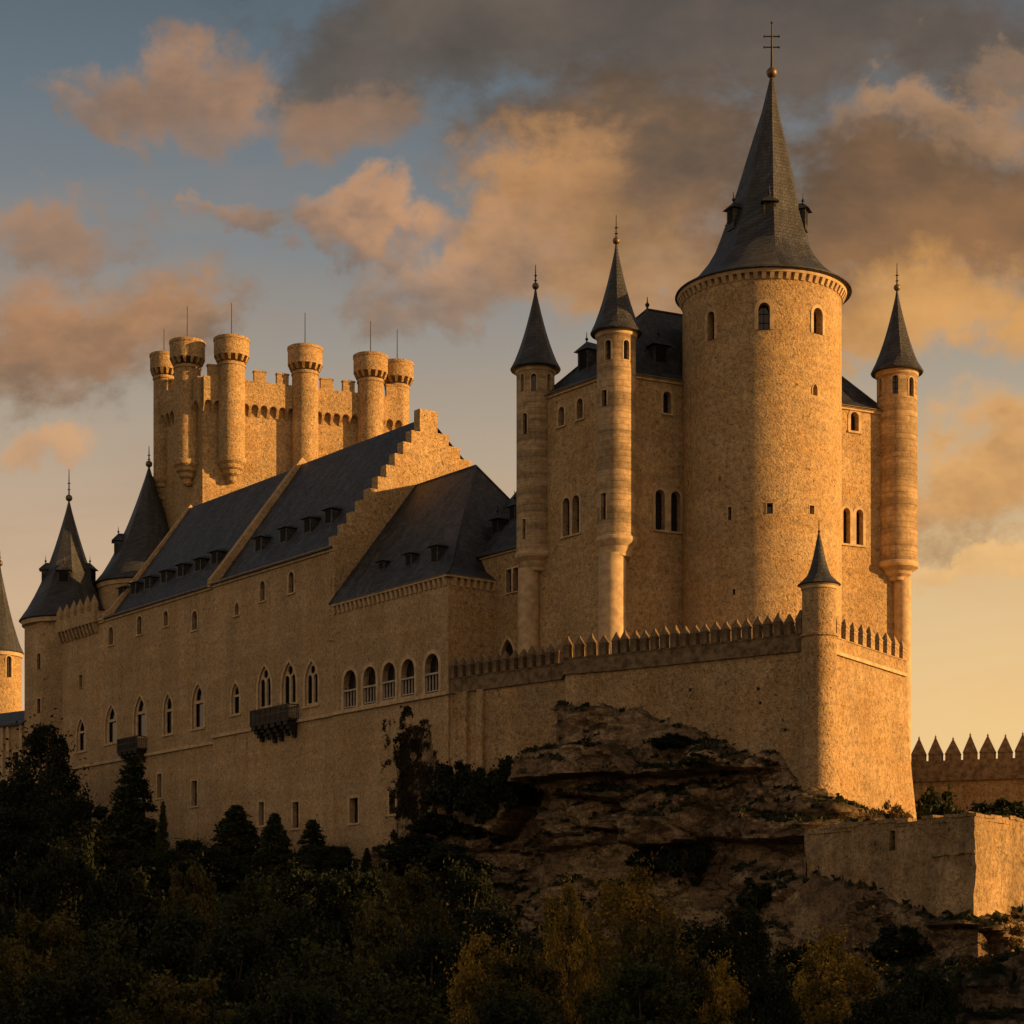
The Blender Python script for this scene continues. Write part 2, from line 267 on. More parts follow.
# ------------------------------------------------------------------ objects, parts and meshes
BASE = {}
def tag(o, label=None, cat=None, group=None, kind=None):
    for k, v in (('label', label), ('category', cat), ('group', group), ('kind', kind)):
        if v: o[k] = v
    return o
def thing(name, loc, label, cat, group=None):
    o = bpy.data.objects.new(name, None); COL.objects.link(o); o.location = loc; o.empty_display_size = 1
    BASE[o] = Vector(loc); return tag(o, label, cat, group)
class M:
    def __init__(s): s.v = []; s.f = []; s.uv = []
    def face(s, pts, uv=None):
        i = len(s.v); s.v.extend(tuple(p) for p in pts); s.f.append(tuple(range(i, i+len(pts)))); s.uv.append(uv)
    def mesh(s, verts, faces, uvs=None):
        i = len(s.v); s.v.extend(tuple(p) for p in verts)
        for k, f in enumerate(faces):
            s.f.append(tuple(a+i for a in f)); s.uv.append(uvs[k] if uvs else None)
    def hexa(s, b, t):            # bottom ring and top ring of equal count (counter-clockwise from above)
        n = len(b); i = len(s.v); s.v.extend(tuple(p) for p in b); s.v.extend(tuple(p) for p in t)
        s.f.append(tuple(i+k for k in reversed(range(n)))); s.uv.append(None)
        s.f.append(tuple(i+n+k for k in range(n))); s.uv.append(None)
        for k in range(n):
            j = (k+1) % n; s.f.append((i+k, i+j, i+n+j, i+n+k)); s.uv.append(None)
    def box(s, x0, x1, y0, y1, z0, z1):
        s.hexa([(x0, y0, z0), (x1, y0, z0), (x1, y1, z0), (x0, y1, z0)], [(x0, y0, z1), (x1, y0, z1), (x1, y1, z1), (x0, y1, z1)])
    def pbox(s, pl, u0, u1, v0, v1, o0, o1):
        s.hexa([pl.pt(u0, v0, o1), pl.pt(u1, v0, o1), pl.pt(u1, v0, o0), pl.pt(u0, v0, o0)],
               [pl.pt(u0, v1, o1), pl.pt(u1, v1, o1), pl.pt(u1, v1, o0), pl.pt(u0, v1, o0)])
    def prism(s, poly, z0, z1):
        s.hexa([(x, y, z0) for x, y in poly], [(x, y, z1) for x, y in poly])
    def tube(s, p0, p1, r0, r1=None, n=8):
        r1 = r0 if r1 is None else r1; p0 = Vector(p0); p1 = Vector(p1); d = (p1-p0).normalized()
        a = d.orthogonal().normalized(); b = d.cross(a)
        ring = lambda p, r: [p + (a*math.cos(2*PI*k/n) + b*math.sin(2*PI*k/n))*r for k in range(n)]
        s.hexa(ring(p0, r0), ring(p1, r1))
    def ball(s, c, r, n=12, m=8):
        s.lathe(c[0], c[1], [(max(r*math.sin(PI*k/m), 0.001), c[2]-r*math.cos(PI*k/m)) for k in range(m+1)], n)
    def lathe(s, cx, cy, prof, n=48, octw=None, th0=0.0, skew=(0, 0), cap=True):
        rows = []; L = 0; z0 = prof[0][1]; i0 = len(s.v); vv = []
        for k, (r, z) in enumerate(prof):
            if k: L += math.hypot(r-prof[k-1][0], z-prof[k-1][1])
            vv.append(L)
            w = octw[k] if octw else 0.0
            for j in range(n):
                th = th0 + 2*PI*j/n
                o = math.cos(PI/8)/math.cos(((th-th0) % (PI/4)) - PI/8)
                rr = r*((1-w) + w*o)
                s.v.append((cx + rr*math.sin(th) + skew[0]*(z-z0), cy - rr*math.cos(th) + skew[1]*(z-z0), z))
        rm = max(p[0] for p in prof)
        for k in range(len(prof)-1):
            for j in range(n):
                a, b = i0+k*n+j, i0+k*n+(j+1) % n
                s.f.append((a, b, b+n, a+n))
                u0, u1 = 2*PI*rm*j/n, 2*PI*rm*(j+1)/n
                ra, rb = max(prof[k][0], .3*rm)/rm, max(prof[k+1][0], .3*rm)/rm
                s.uv.append(((u0*ra, vv[k]), (u1*ra, vv[k]), (u1*rb, vv[k+1]), (u0*rb, vv[k+1])))
        if cap:
            s.f.append(tuple(i0+j for j in reversed(range(n)))); s.uv.append(None)
            q = i0+(len(prof)-1)*n; s.f.append(tuple(q+j for j in range(n))); s.uv.append(None)
    def data(s, name, mat, smooth=None, off=(0, 0, 0)):
        me = bpy.data.meshes.new(name); off = Vector(off)
        me.from_pydata([tuple(Vector(p)-off) for p in s.v], [], s.f)
        uvl = me.uv_layers.new(name='UVMap'); flat = []
        for f, u in zip(s.f, s.uv):
            if u is None:
                for a in f: flat += [s.v[a][0]+s.v[a][1], s.v[a][2]]
            else:
                for c in u: flat += [c[0], c[1]]
        uvl.data.foreach_set('uv', flat)
        me.materials.append(MAT[mat] if isinstance(mat, str) else mat)
        if smooth is not None:
            me.shade_smooth(); me.set_sharp_from_angle(angle=R(smooth))
        return me
    def build(s, name, mat, parent=None, smooth=None):
        off = BASE[parent] if parent is not None else Vector((0, 0, 0))
        o = bpy.data.objects.new(name, s.data(name, mat, smooth, off)); COL.objects.link(o)
        if parent is not None: o.parent = parent
        BASE[o] = off
        return o

def P(px, py, D): return Vector(((px-CX)/F*D, D, (HZ-py)/F*D))
def G(px, D): return Vector(((px-CX)/F*D, D))
def Z(py, D): return (HZ-py)/F*D

class Plane:            # a vertical wall face from A to B, A on the left seen from outside
    def __init__(s, A, B):
        s.A = Vector(A); s.B = Vector(B); d = s.B-s.A; s.L = d.length; s.d = d/s.L; s.n = Vector((s.d.y, -s.d.x)); s.curved = False
    def pt(s, u, v, o=0.0):
        q = s.A + s.d*u + s.n*o; return Vector((q.x, q.y, v))
    def uv(s, px, py):
        t = (px-CX)/F; u = (t*s.A.y - s.A.x)/(s.d.x - t*s.d.y); D = s.A.y + s.d.y*u
        return u, (HZ-py)/F*D
    def shift(s, o): return Plane(s.A + s.n*o, s.B + s.n*o)
class Cyl:              # a round or eight-sided wall; u is arc length from the side that faces -Y
    def __init__(s, c, r, octo=False, th0=0.0, taper=0.0, z0=0.0):
        s.c = Vector(c); s.r = r; s.octo = octo; s.th0 = th0; s.taper = taper; s.z0 = z0; s.curved = True
    def pt(s, u, v, o=0.0):
        th = u/s.r; r = s.r + s.taper*(v-s.z0)
        if s.octo: r *= math.cos(PI/8)/math.cos(((th-s.th0) % (PI/4)) - PI/8)
        r += o
        return Vector((s.c.x + r*math.sin(th), s.c.y - r*math.cos(th), v))
    def uv(s, px, py):
        t = (px-CX)/F; a = t*t+1; b = -2*(t*s.c.x + s.c.y); c = s.c.length_squared - s.r**2
        D = (-b - math.sqrt(max(b*b-4*a*c, 0)))/(2*a)
        return s.r*math.atan2(t*D-s.c.x, -(D-s.c.y)), (HZ-py)/F*D

def inside(p, poly):
    x, y = p; c = False; j = len(poly)-1
    for i in range(len(poly)):
        xi, yi = poly[i]; xj, yj = poly[j]
        if (yi > y) != (yj > y) and x < (xj-xi)*(y-yi)/(yj-yi)+xi: c = not c
        j = i
    return c
def sheet(m, surf, outline, holes=(), o=0.0, depth=0.5, steiner=(), front=True):
    """front face with holes, plus the reveals running back into the wall"""
    vs = []; es = []
    for loop in [outline]+list(holes):
        i = len(vs); n = len(loop); vs += [Vector(p) for p in loop]; es += [(i+k, i+(k+1) % n) for k in range(n)]
    vs += [Vector(p) for p in steiner]
    ov, _, of, *_ = delaunay_2d_cdt(vs, es, [], 0, 1e-5)
    faces = []
    for f in of:
        c = (sum(ov[a].x for a in f)/len(f), sum(ov[a].y for a in f)/len(f))
        if inside(c, outline) and not any(inside(c, h) for h in holes):
            a = ov[f[0]]; b = ov[f[1]]; d = ov[f[2]]
            if ((b-a).cross(d-a) < 0) == front: f = tuple(reversed(f))
            faces.append(tuple(f))
    m.mesh([surf.pt(p.x, p.y, o) for p in ov], faces, [[(ov[a].x, ov[a].y) for a in f] for f in faces])
    for h in holes:
        n = len(h)
        for k in range(n):
            a, b = h[k], h[(k+1) % n]
            m.face([surf.pt(*a, o), surf.pt(*b, o), surf.pt(*b, o-depth), surf.pt(*a, o-depth)])
def slab(m, surf, outline, o0, o1, holes=()):
    """solid plate between offsets o0 (back) and o1 (front)"""
    sheet(m, surf, outline, holes, o1, o1-o0); sheet(m, surf, outline, holes, o0, 0.0, front=False) if not holes else None
    n = len(outline)
    for k in range(n):
        a, b = outline[k], outline[(k+1) % n]
        m.face([surf.pt(*a, o0), surf.pt(*b, o0), surf.pt(*b, o1), surf.pt(*a, o1)])
def rect(u0, u1, v0, v1): return [(u0, v0), (u1, v0), (u1, v1), (u0, v1)]
def arch(kind, c, v0, v1, w, n=8):
    h = w/2
    if kind == 'rect': return rect(c-h, c+h, v0, v1)
    if kind == 'round':
        s = v1-h; return [(c-h, v0), (c+h, v0)] + [(c+h*math.cos(PI*k/n), s+h*math.sin(PI*k/n)) for k in range(n+1)]
    if kind == 'point':
        s = v1-w*0.866; p = [(c-h, v0), (c+h, v0)]
        p += [(c-h+w*math.cos(R(60)*k/(n//2)), s+w*math.sin(R(60)*k/(n//2))) for k in range(n//2+1)]
        p += [(c+h-w*math.cos(R(60)*k/(n//2)), s+w*math.sin(R(60)*k/(n//2))) for k in reversed(range(n//2))]
        return p
def ring(m, surf, inner, outer, o0, o1):
    n = len(inner)
    for k in range(n):
        j = (k+1) % n
        m.face([surf.pt(*inner[k], o1), surf.pt(*outer[k], o1), surf.pt(*outer[j], o1), surf.pt(*inner[j], o1)])
        m.face([surf.pt(*outer[k], o0), surf.pt(*outer[k], o1), surf.pt(*outer[j], o1), surf.pt(*outer[j], o0)])
        m.face([surf.pt(*inner[k], o0), surf.pt(*inner[j], o0), surf.pt(*inner[j], o1), surf.pt(*inner[k], o1)])

class Wall:
    """collects openings given where they stand on a face, then builds wall and windows"""
    def __init__(s, surf, parent, mat='palace', depth=0.45):
        s.s = surf; s.p = parent; s.mat = mat; s.holes = []; s.jobs = []; s.depth = depth
    def win(s, kind, px, y0, y1, wpx, sw=0.16, name='window', bars=True, trac=None, lw=None, rw=None, sill=True, proud=0.05, minw=0.0):
        ua, va = s.s.uv(px-wpx/2, y1); ub, _ = s.s.uv(px+wpx/2, y1); u, v1 = s.s.uv(px, y0); _, v0 = s.s.uv(px, y1)
        w = max(ub-ua, minw)
        s.add(kind, u, v0, v1, w, sw, name, bars, trac, lw, rw, sill, proud)
    def add(s, kind, u, v0, v1, w, sw=0.16, name='window', bars=True, trac=None, lw=None, rw=None, sill=True, proud=0.05):
        h = arch(kind, u, v0, v1, w); s.holes.append(h)
        s.jobs.append(dict(kind=kind, u=u, v0=v0, v1=v1, w=w, sw=sw, name=name, bars=bars, trac=trac, lw=sw if lw is None else lw,
                           rw=sw if rw is None else rw, h=h, sill=sill, proud=proud))
    def twin(s, kind, px1, px2, y0, y1, wpx, sw=0.16, name='window'):
        ua, _ = s.s.uv(px1-wpx/2, y1); ub, _ = s.s.uv(px1+wpx/2, y1); w = ub-ua
        u1, v1 = s.s.uv(px1, y0); _, v0 = s.s.uv(px1, y1); u2, _ = s.s.uv(px2, y0)
        gap = max((u2-u1-w)/2, 0.02)-0.004
        for u, l, r in ((u1, sw, gap), (u2, gap, sw)):
            s.add(kind, u, v0, v1, w, sw, name, True, None, l, r, True)
        s.jobs[-1]['mate'] = s.jobs[-2]
    def build(s, outline, name='wall', steiner=(), smooth=None):
        m = M(); sheet(m, s.s, outline, s.holes, 0.0, s.depth, steiner)
        for j in s.jobs: s.window(j)
        return m.build(name, s.mat, s.p, smooth)
    def window(s, j):
        surf = s.s; fr = M(); n = len(j['h'])
        out = arch(j['kind'], j['u']+(j['rw']-j['lw'])/2, j['v0']-(0.0 if not j['sill'] else j['sw']*0.8), j['v1']+j['sw'], j['w']+j['lw']+j['rw'])
        if j['sw'] > 0: ring(fr, surf, j['h'], out, -0.02, j['proud'])
        if j['sill'] and j['sw'] > 0 and not surf.curved:
            fr.pbox(surf, j['u']-j['w']/2-j['lw']*1.1, j['u']+j['w']/2+j['rw']*1.1, j['v0']-j['sw']*0.75, j['v0']-0.02, j['proud']+.003, j['proud']+0.10)
        glass = M(); dp = s.depth-0.03
        if j['trac']:
            holes = []; u, v0, v1, w = j['u'], j['v0'], j['v1'], j['w']; H = v1-v0
            if j['trac'] == 2:
                holes = [arch('round', u-w*.235, v0+.05*H, v0+.70*H, w*.33), arch('round', u+w*.235, v0+.05*H, v0+.70*H, w*.33),
                         [(u+w*.17*math.cos(2*PI*k/10), v0+.81*H+w*.17*math.sin(2*PI*k/10)) for k in range(10)]]
            else:
                holes = [arch('rect', u, v0+.03*H, v0+.56*H, w*.66), arch('point', u, v0+.63*H, v0+.92*H, w*.56)]
            sheet(fr, surf, j['h'], holes, -0.16, 0.12)
        glass.face([surf.pt(*p, -dp) for p in j['h']])
        f = fr.build(j['name'], 'trim', s.p) if fr.f else None
        par = f if f is not None else s.p
        g = glass.build('pane' if f is not None else j['name'], 'glass', par)
        if f is not None and j['bars'] and not j['trac'] and j['w'] > 0.5 and j['kind'] != 'rect':
            b = M(); u, v0, v1, w = j['u'], j['v0'], j['v1'], j['w']
            b.pbox(surf, u-.035, u+.035, v0, v1-.05, -dp+.005, -dp+.06)
            for q in (0.33, 0.66): b.pbox(surf, u-w/2, u+w/2, v0+(v1-v0)*q-.03, v0+(v1-v0)*q+.03, -dp+.008, -dp+.055)
            b.build('glazing_bars', 'wood', par)

def ccw_planes(poly):
    return [Plane(poly[i], poly[(i+1) % len(poly)]) for i in range(len(poly))]
def plain_wall(m, pl, z0, z1, u0=0, u1=None):
    u1 = pl.L if u1 is None else u1
    m.face([pl.pt(u0, z0), pl.pt(u1, z0), pl.pt(u1, z1), pl.pt(u0, z1)], [(u0, z0), (u1, z0), (u1, z1), (u0, z1)])
def cornice(m, pl, u0, u1, z, h=0.45, out=0.35):
    m.pbox(pl, u0, u1, z-h, z-h*.45, 0.0, out*.55); m.pbox(pl, u0, u1, z-h*.45+.002, z, -.05, out)
def corbels(m, pl, u0, u1, z0, z1, pitch=0.8, w=0.34, out=0.34):
    n = max(2, int((u1-u0)/pitch)); p = (u1-u0)/n
    for k in range(n):
        c = u0+(k+.5)*p
        a = [pl.pt(c-w/2, z0, out*.45), pl.pt(c+w/2, z0, out*.45), pl.pt(c+w/2, z0, -.02), pl.pt(c-w/2, z0, -.02)]
        b = [pl.pt(c-w/2, z1, out), pl.pt(c+w/2, z1, out), pl.pt(c+w/2, z1, -.02), pl.pt(c-w/2, z1, -.02)]
        m.hexa(a, b)
def finial(cx, cy, z, h, r, parent, mat='iron', cross=False):
    f = M(); f.ball((cx, cy, z+r*0.8), r, 16, 10)
    f.build('finial_ball', 'bronze', parent, 60)
    g = M(); g.tube((cx, cy, z+r), (cx, cy, z+h), r*.26, r*.10, 6)
    if cross:
        for q, l in ((0.50, .62), (0.72, .62)):
            zz = z+r+(h-r)*q; g.tube((cx-l, cy, zz), (cx+l, cy, zz), .055, .055, 6)
            for sgn in (-1, 1): g.ball((cx+sgn*l, cy, zz), .10, 8, 6)
        g.ball((cx, cy, z+h), .11, 8, 6)
    else:
        for q in (.35, .55): g.lathe(cx, cy, [(r*.15, z+h*q-.06), (r*.55, z+h*q), (r*.15, z+h*q+.06)], 8)
    g.build('finial_rod', mat, parent)
def spire(parent, cx, cy, prof, name='spire', mat='slate_tower', skew=(0, 0), th0=0.0, octstart=0.35, n=32):
    m = M(); k = len(prof); zs = [p[1] for p in prof]; zr = (zs[-1]-zs[0])
    ow = [0.0 if (z-zs[0])/zr < 0.04 else min(1.0, (z-zs[0])/zr/octstart) for z in zs]
    m.lathe(cx, cy, prof, n, ow, th0, skew)
    return m.build(name, mat, parent, 14)
def flare(r, z0, z1, k=9, f=0.27):
    """concave spire outline from an eave of radius r to a point"""
    out = [(r*0.97, z0-0.12), (r, z0)]
    for i in range(1, k+1):
        t = i/k; out.append((max(r*((1-t)*(1-f)*0.98 + f*(1-t)**3.2*1.0) if t > .0 else r, 0.05), z0+(z1-z0)*t))
    return out
def dormer(parent, pl, u, t0, zb, w, h, slope, kind='shed', mat='slate'):
    """small roof window standing t0 behind the wall face, on a roof rising by slope per metre"""
    m = M(); back = t0 + h/slope + .5; zl = zb-0.35
    m.pbox(pl, u-w/2, u+w/2, zl, zb+h, -back, -t0)
    d = m.build('dormer', mat, parent)
    r = M(); e = .22; zt = zb+h+.003
    q = [pl.pt(u-w/2-e, zt, -t0+.32), pl.pt(u+w/2+e, zt, -t0+.32), pl.pt(u+w/2+e, zt, -back), pl.pt(u-w/2-e, zt, -back)]
    rise = w*0.62
    if kind == 'shed':
        rise = w*.22; tp = [pl.pt(u-w*.42, zt+rise, -t0-w*.35), pl.pt(u+w*.42, zt+rise, -t0-w*.35), pl.pt(u+w*.42, zt+rise, -back-.4), pl.pt(u-w*.42, zt+rise, -back-.4)]
    else:
        tp = [pl.pt(u-.04, zt+rise, -t0-w*.3), pl.pt(u+.04, zt+rise, -t0-w*.3), pl.pt(u+.04, zt+rise, -back-.6), pl.pt(u-.04, zt+rise, -back-.6)]
    r.hexa(q, tp); r.build('dormer_roof', mat, d)
    g = M(); g.pbox(pl, u-w*.34, u+w*.34, zb+.12*h, zb+h*.92, -t0-.05, -t0+.012); g.build('window', 'shutter', d)
    if kind != 'shed':
        b = M(); p = pl.pt(u, zt+rise-.05, -t0-w*.3); b.tube(p, p+Vector((0, 0, .9)), .07, .02, 6); b.ball(p+Vector((0, 0, .25)), .14, 8, 6)
        b.build('finial', 'iron', d)
    return d
def gable_roof(parent, pl, u0, u1, W, zE, rise, over=0.45, mat='slate', name='roof', H=None):
    """two slopes over a block that runs back W metres from the face"""
    m = M(); H = H or W/2
    def line(t, side): return -t if side == 0 else -(W-t)
    for side in (0, 1):
        st = [(-over, zE-0.10), (0.9, zE+0.55), (H if side == 0 else W-H, zE+rise)]
        L = 0
        for (t0, z0), (t1, z1) in zip(st[:-1], st[1:]):
            l2 = L+math.hypot(t1-t0, z1-z0); o0, o1 = line(t0, side), line(t1, side)
            f = [pl.pt(u0, z0, o0), pl.pt(u1, z0, o0), pl.pt(u1, z1, o1), pl.pt(u0, z1, o1)]
            m.face(f if side == 0 else f[::-1], [(u0, L), (u1, L), (u1, l2), (u0, l2)] if side == 0 else [(u0, l2), (u1, l2), (u1, L), (u0, L)])
            L = l2
        o = line(-over, side); m.pbox(pl, u0, u1, zE-.26, zE-.10, min(o, o+(.3 if side else -.3)), max(o, o+(.3 if side else -.3)))
    return m.build(name, mat, parent)
def hip_roof(parent, pl, u0, u1, W, zE, rise, hl, hr, over=0.5, mat='slate', fl=1.0, name='roof'):
    m = M(); H = W/2
    loops = [[(u0-over, over, zE-.12), (u1+over, over, zE-.12), (u1+over, -W-over, zE-.12), (u0-over, -W-over, zE-.12)],
             [(u0+fl, -fl, zE+fl*.85), (u1-fl, -fl, zE+fl*.85), (u1-fl, -W+fl, zE+fl*.85), (u0+fl, -W+fl, zE+fl*.85)]]
    a = (u0+hl, -H, zE+rise); b = (u1-hr, -H, zE+rise)
    q = lambda c: pl.pt(c[0], c[2], c[1])
    l0, l1 = loops
    def face(cs, ax):
        m.face([q(c) for c in cs], [((c[0] if ax == 0 else c[1]), (c[2]-zE)*1.3) for c in cs])
    for k in range(4):
        j = (k+1) % 4; face([l0[k], l0[j], l1[j], l1[k]], k % 2)
    face([l1[0], l1[1], b, a], 0); face([l1[1], l1[2], b], 1); face([l1[2], l1[3], a, b], 0); face([l1[3], l1[0], a], 1)
    m.face([q(c) for c in reversed(l0)])
    r = m.build(name, mat, parent)
    e = M()
    for c0, c1 in ((l1[0], a), (l1[1], b), (l1[2], b), (l1[3], a), (a, b)):
        e.tube(q(c0)+Vector((0, 0, .02)), q(c1)+Vector((0, 0, .02)), .11, .11, 6)
    e.build('ridge_capping', 'slate_tower', parent)
    return r
def scallop_band(m, pl, u0, u1, z0, z1, o0, o1, pitch=1.05, hang=0.9):
    """overhanging parapet band whose lower edge is a row of little arches on corbels"""
    n = max(1, round((u1-u0)/pitch)); p = (u1-u0)/n; cw = p*.28; r = (p-cw)/2
    for k in range(n):
        c = u0+(k+.5)*p
        out = [(c-p/2, z0+hang), (c-r, z0+hang)] + [(c-r*math.cos(PI*i/6), z0+hang+r*math.sin(PI*i/6)) for i in range(1, 6)] + [(c+r, z0+hang), (c+p/2, z0+hang), (c+p/2, z1), (c-p/2, z1)]
        slab(m, pl, out, o0, o1)
        for e in ((c-p/2, c-p/2+cw/2-.004), (c+p/2-cw/2+.004, c+p/2)):
            b = [pl.pt(e[0], z0, o0+.12), pl.pt(e[1], z0, o0+.12), pl.pt(e[1], z0, o0), pl.pt(e[0], z0, o0)]
            t = [pl.pt(e[0], z0+hang-.003, o1), pl.pt(e[1], z0+hang-.003, o1), pl.pt(e[1], z0+hang-.003, o0), pl.pt(e[0], z0+hang-.003, o0)]
            m.hexa(b, t)
#STRUCTURE
# ------------------------------------------------------------------ plan of the castle
def offset_poly(poly, d):
    n = len(poly); out = []
    for i in range(n):
        p0, p1, p2 = Vector(poly[i-1]), Vector(poly[i]), Vector(poly[(i+1) % n])
        e0 = (p1-p0).normalized(); e1 = (p2-p1).normalized(); n0 = Vector((e0.y, -e0.x)); n1 = Vector((e1.y, -e1.x))
        b = (n0+n1); b = b/max(b.dot(n0), .2); out.append(p1+b*d)
    return out
def hip_poly(parent, poly, zE, rise, a, b, over=0.45, fl=1.0, mat='slate', name='roof', flk=(1, 1, 1, 1)):
    """hipped roof with bell-cast eaves over four corners (front left, front right, back right, back left)"""
    m = M(); o = offset_poly(poly, over); c = offset_poly(poly, -fl)
    for k in range(4):
        if not flk[k]: c[k] = Vector(poly[k]) + (c[k]-Vector(poly[k]))*0.05
    v3 = lambda p, z: Vector((p[0], p[1], z))
    l0 = [v3(p, zE-.12) for p in o]; l1 = [v3(p, zE+fl*.85) for p in c]; A = v3(a, zE+rise); B = v3(b, zE+rise)
    def face(ps, k):
        e = (Vector(poly[(k+1) % 4])-Vector(poly[k])).normalized()
        m.face(ps, [(p.x*e.x+p.y*e.y, (p.z-zE)*1.3) for p in ps])
    for k in range(4): face([l0[k], l0[(k+1) % 4], l1[(k+1) % 4], l1[k]], k)
    face([l1[0], l1[1], B, A], 0); face([l1[1], l1[2], B], 1); face([l1[2], l1[3], A, B], 2); face([l1[3], l1[0], A], 3)
    m.face(list(reversed(l0)))
    r = m.build(name, mat, parent)
    e = M(); up = Vector((0, 0, .02))
    for p, q in ((l1[0], A), (l1[1], B), (l1[2], B), (l1[3], A), (A, B), (l0[0], l1[0]), (l0[1], l1[1])): e.tube(p+up, q+up, .10, .10, 6)
    e.build('ridge_capping', 'slate_tower', parent)
    return r
A0 = G(450, 174.5); B0 = G(60, 237)
PF = Plane(B0, A0); LPF = PF.L
u213 = PF.uv(213, 0)[0]; u335 = PF.uv(335, 0)[0]; u106 = PF.uv(104, 0)[0]
ZS, ZE, WH, HF = 24.15, 40.0, 28.3, 10.8             # string course, eaves, depth of the long range

# ------------------------------------------------------------------ the long palace range
pal = thing('palace_range', PF.pt(u213, 2, -10), 'long stone palace range with slate roof, stepped gable and two dark balconies', 'palace')
PFb = PF.shift(-0.3)
def back_walls(parent, pl, u0, u1, W, z0, z1, mat, sides=(1, 1, 1)):
    m = M(); q = [pl.pt(u0, 0), pl.pt(u1, 0), pl.pt(u1, 0, -W), pl.pt(u0, 0, -W)]; q = [(p.x, p.y) for p in q]
    for k in range(3):
        if sides[k]: plain_wall(m, Plane(q[k+1], q[(k+2) % 4]), z0, z1)
    m.build('back_wall', mat, parent)
wa = Wall(PF, pal, 'palace'); wb = Wall(PFb, pal, 'palace')
for px, y0, y1, w in ((291.4, 572, 593, 5), (262.5, 581, 601, 5)): wa.win('round', px, y0, y1, w, 0.22)
wa.win('point', 237, 602, 615, 4, 0.25)
wa.win('point', 235.6, 683, 714, 8, 0.30, trac=1)
wa.win('point', 264.5, 666, 708, 13, 0.32, trac=2); wa.win('point', 289, 662, 705, 14, 0.36, trac=2); wa.win('point', 311.5, 661, 705, 13, 0.32, trac=2)
for px, y0, y1, w in ((261.5, 802, 825.5, 5.2), (296, 802, 828, 6)): wa.win('rect', px, y0, y1, w, 0.26, bars=False)
for px, y0, y1, w in ((111, 627, 645, 4.5), (139.6, 616, 634.5, 4.5), (166, 611, 626, 4.2), (194.7, 611, 630, 5)): wb.win('round', px, y0, y1, w, 0.22)
wb.win('rect', 81, 675, 688, 3.4, 0.10, bars=False)
for px, y0, y1, w, tr in ((81, 719, 751, 8.5, 1), (111, 705, 743, 11, 1), (140, 696, 737, 12, 1), (168, 694, 734, 8.5, 1), (198, 684, 728, 11.5, 1)): wb.win('point', px, y0, y1, w, 0.30, trac=tr)
for px, y0, y1, w in ((159.5, 774, 798, 4.5), (194.5, 781, 806, 5.5)): wb.win('rect', px, y0, y1, w, 0.24, bars=False)
wa.build(rect(u213, u335, 2, ZE), 'facade')
wb.build(rect(0, u213, 2, ZE), 'facade')
m = M(); m.face([PF.pt(u213, 2, 0), PF.pt(u213, 2, -.3), PF.pt(u213, ZE, -.3), PF.pt(u213, ZE, 0)]); m.build('wall_return', 'palace', pal)
back_walls(pal, PF, u213, u335, WH, 2, ZE, 'palace'); back_walls(pal, PFb, 0, u213-.01, WH, 2, ZE-.02, 'palace')
m = M(); cornice(m, PF, u213, u335+.05, ZE, .5, .32); cornice(m, PFb, 0, u213-.02, ZE-.02, .5, .32); m.build('cornice', 'trim', pal)
m = M(); m.pbox(PF, u213-.05, u335+.1, ZS-.30, ZS, -.02, .22); m.pbox(PFb, 0, u213-.07, ZS-.85, ZS-.55, -.02, .22); m.build('string_course', 'trim', pal)
gable_roof(pal, PF, u213, u335-.02, WH, ZE, 14.0, H=HF)
gable_roof(pal, PFb, u106, u213-.5, WH, ZE, 14.0, H=HF)
# upstanding stone walls across the roof
def cross_wall(pl, u, th, extra, name):
    gp = Plane(pl.pt(u, 0, 0).xy, pl.pt(u, 0, -WH).xy); m = M()
    o = [(-.3, ZE-.4), (WH+.3, ZE-.4), (WH+.3, ZE+.35), (WH-.8, ZE+.95+extra), (HF, ZE+14+extra), (.8, ZE+.95+extra), (-.3, ZE+.35)]
    slab(m, gp, o, -th, 0); m.build(name, 'palace', pal)
cross_wall(PF, u213+.1, .8, .75, 'cross_wall'); cross_wall(PFb, u106, .45, .35, 'verge')
GP = Plane(PF.pt(u335, 0, 0.1).xy, PF.pt(u335, 0, -WH-.1).xy)
ns = 10; top = ZE+13.6; lowz = ZE+.9; tw = 1.05; ap = HF+.1
o = [(0.0, 31.0), (GP.L, 31.0), (GP.L, lowz)]
for k in range(ns+2):
    n2 = ns+2; u = GP.L-(GP.L-ap-tw)*(k+1)/n2; o += [(u, lowz+(top-lowz)*k/n2), (u, lowz+(top-lowz)*(k+1)/n2)]
o += [(ap+tw-.002, ZE+14.6), (ap-tw+.002, ZE+14.6)]
for k in reversed(range(ns)):
    u = (ap-tw)*(k+1)/ns; o += [(u, lowz+(top-lowz)*(k+1)/ns), (u, lowz+(top-lowz)*k/ns)]
o += [(0.0, ZE+.9)]
cl = []
for p in o:
    if not cl or (abs(p[0]-cl[-1][0])+abs(p[1]-cl[-1][1])) > 1e-3: cl.append(p)
m = M(); slab(m, GP, cl, -.95, .06); m.build('stepped_gable', 'rubble', pal)
def roof_dormers(parent, pl, items, slope, w, h, kind='shed', zE=ZE, fl=.9, z1=.55):
    for px, py in items:                       # py: foot of the little window on the slope
        best = None
        for i in range(60):
            t0 = fl+.1*i; u, v = pl.shift(-t0).uv(px, py); e = abs(zE+z1+(t0-fl)*slope-v)
            if best is None or e < best[0]: best = (e, t0, u)
        _, t0, u = best; dormer(parent, pl, u, t0, zE+z1+(t0-fl)*slope, w, h, slope, kind)
roof_dormers(pal, PF, [(258, 552), (283, 543), (307, 534), (328, 525)], 1.35, 1.45, 1.5)
roof_dormers(pal, PFb, [(121, 600), (133, 595), (147, 590), (163.5, 584), (180, 578), (197.5, 572), (214, 565)], 1.35, 1.5, 1.4)
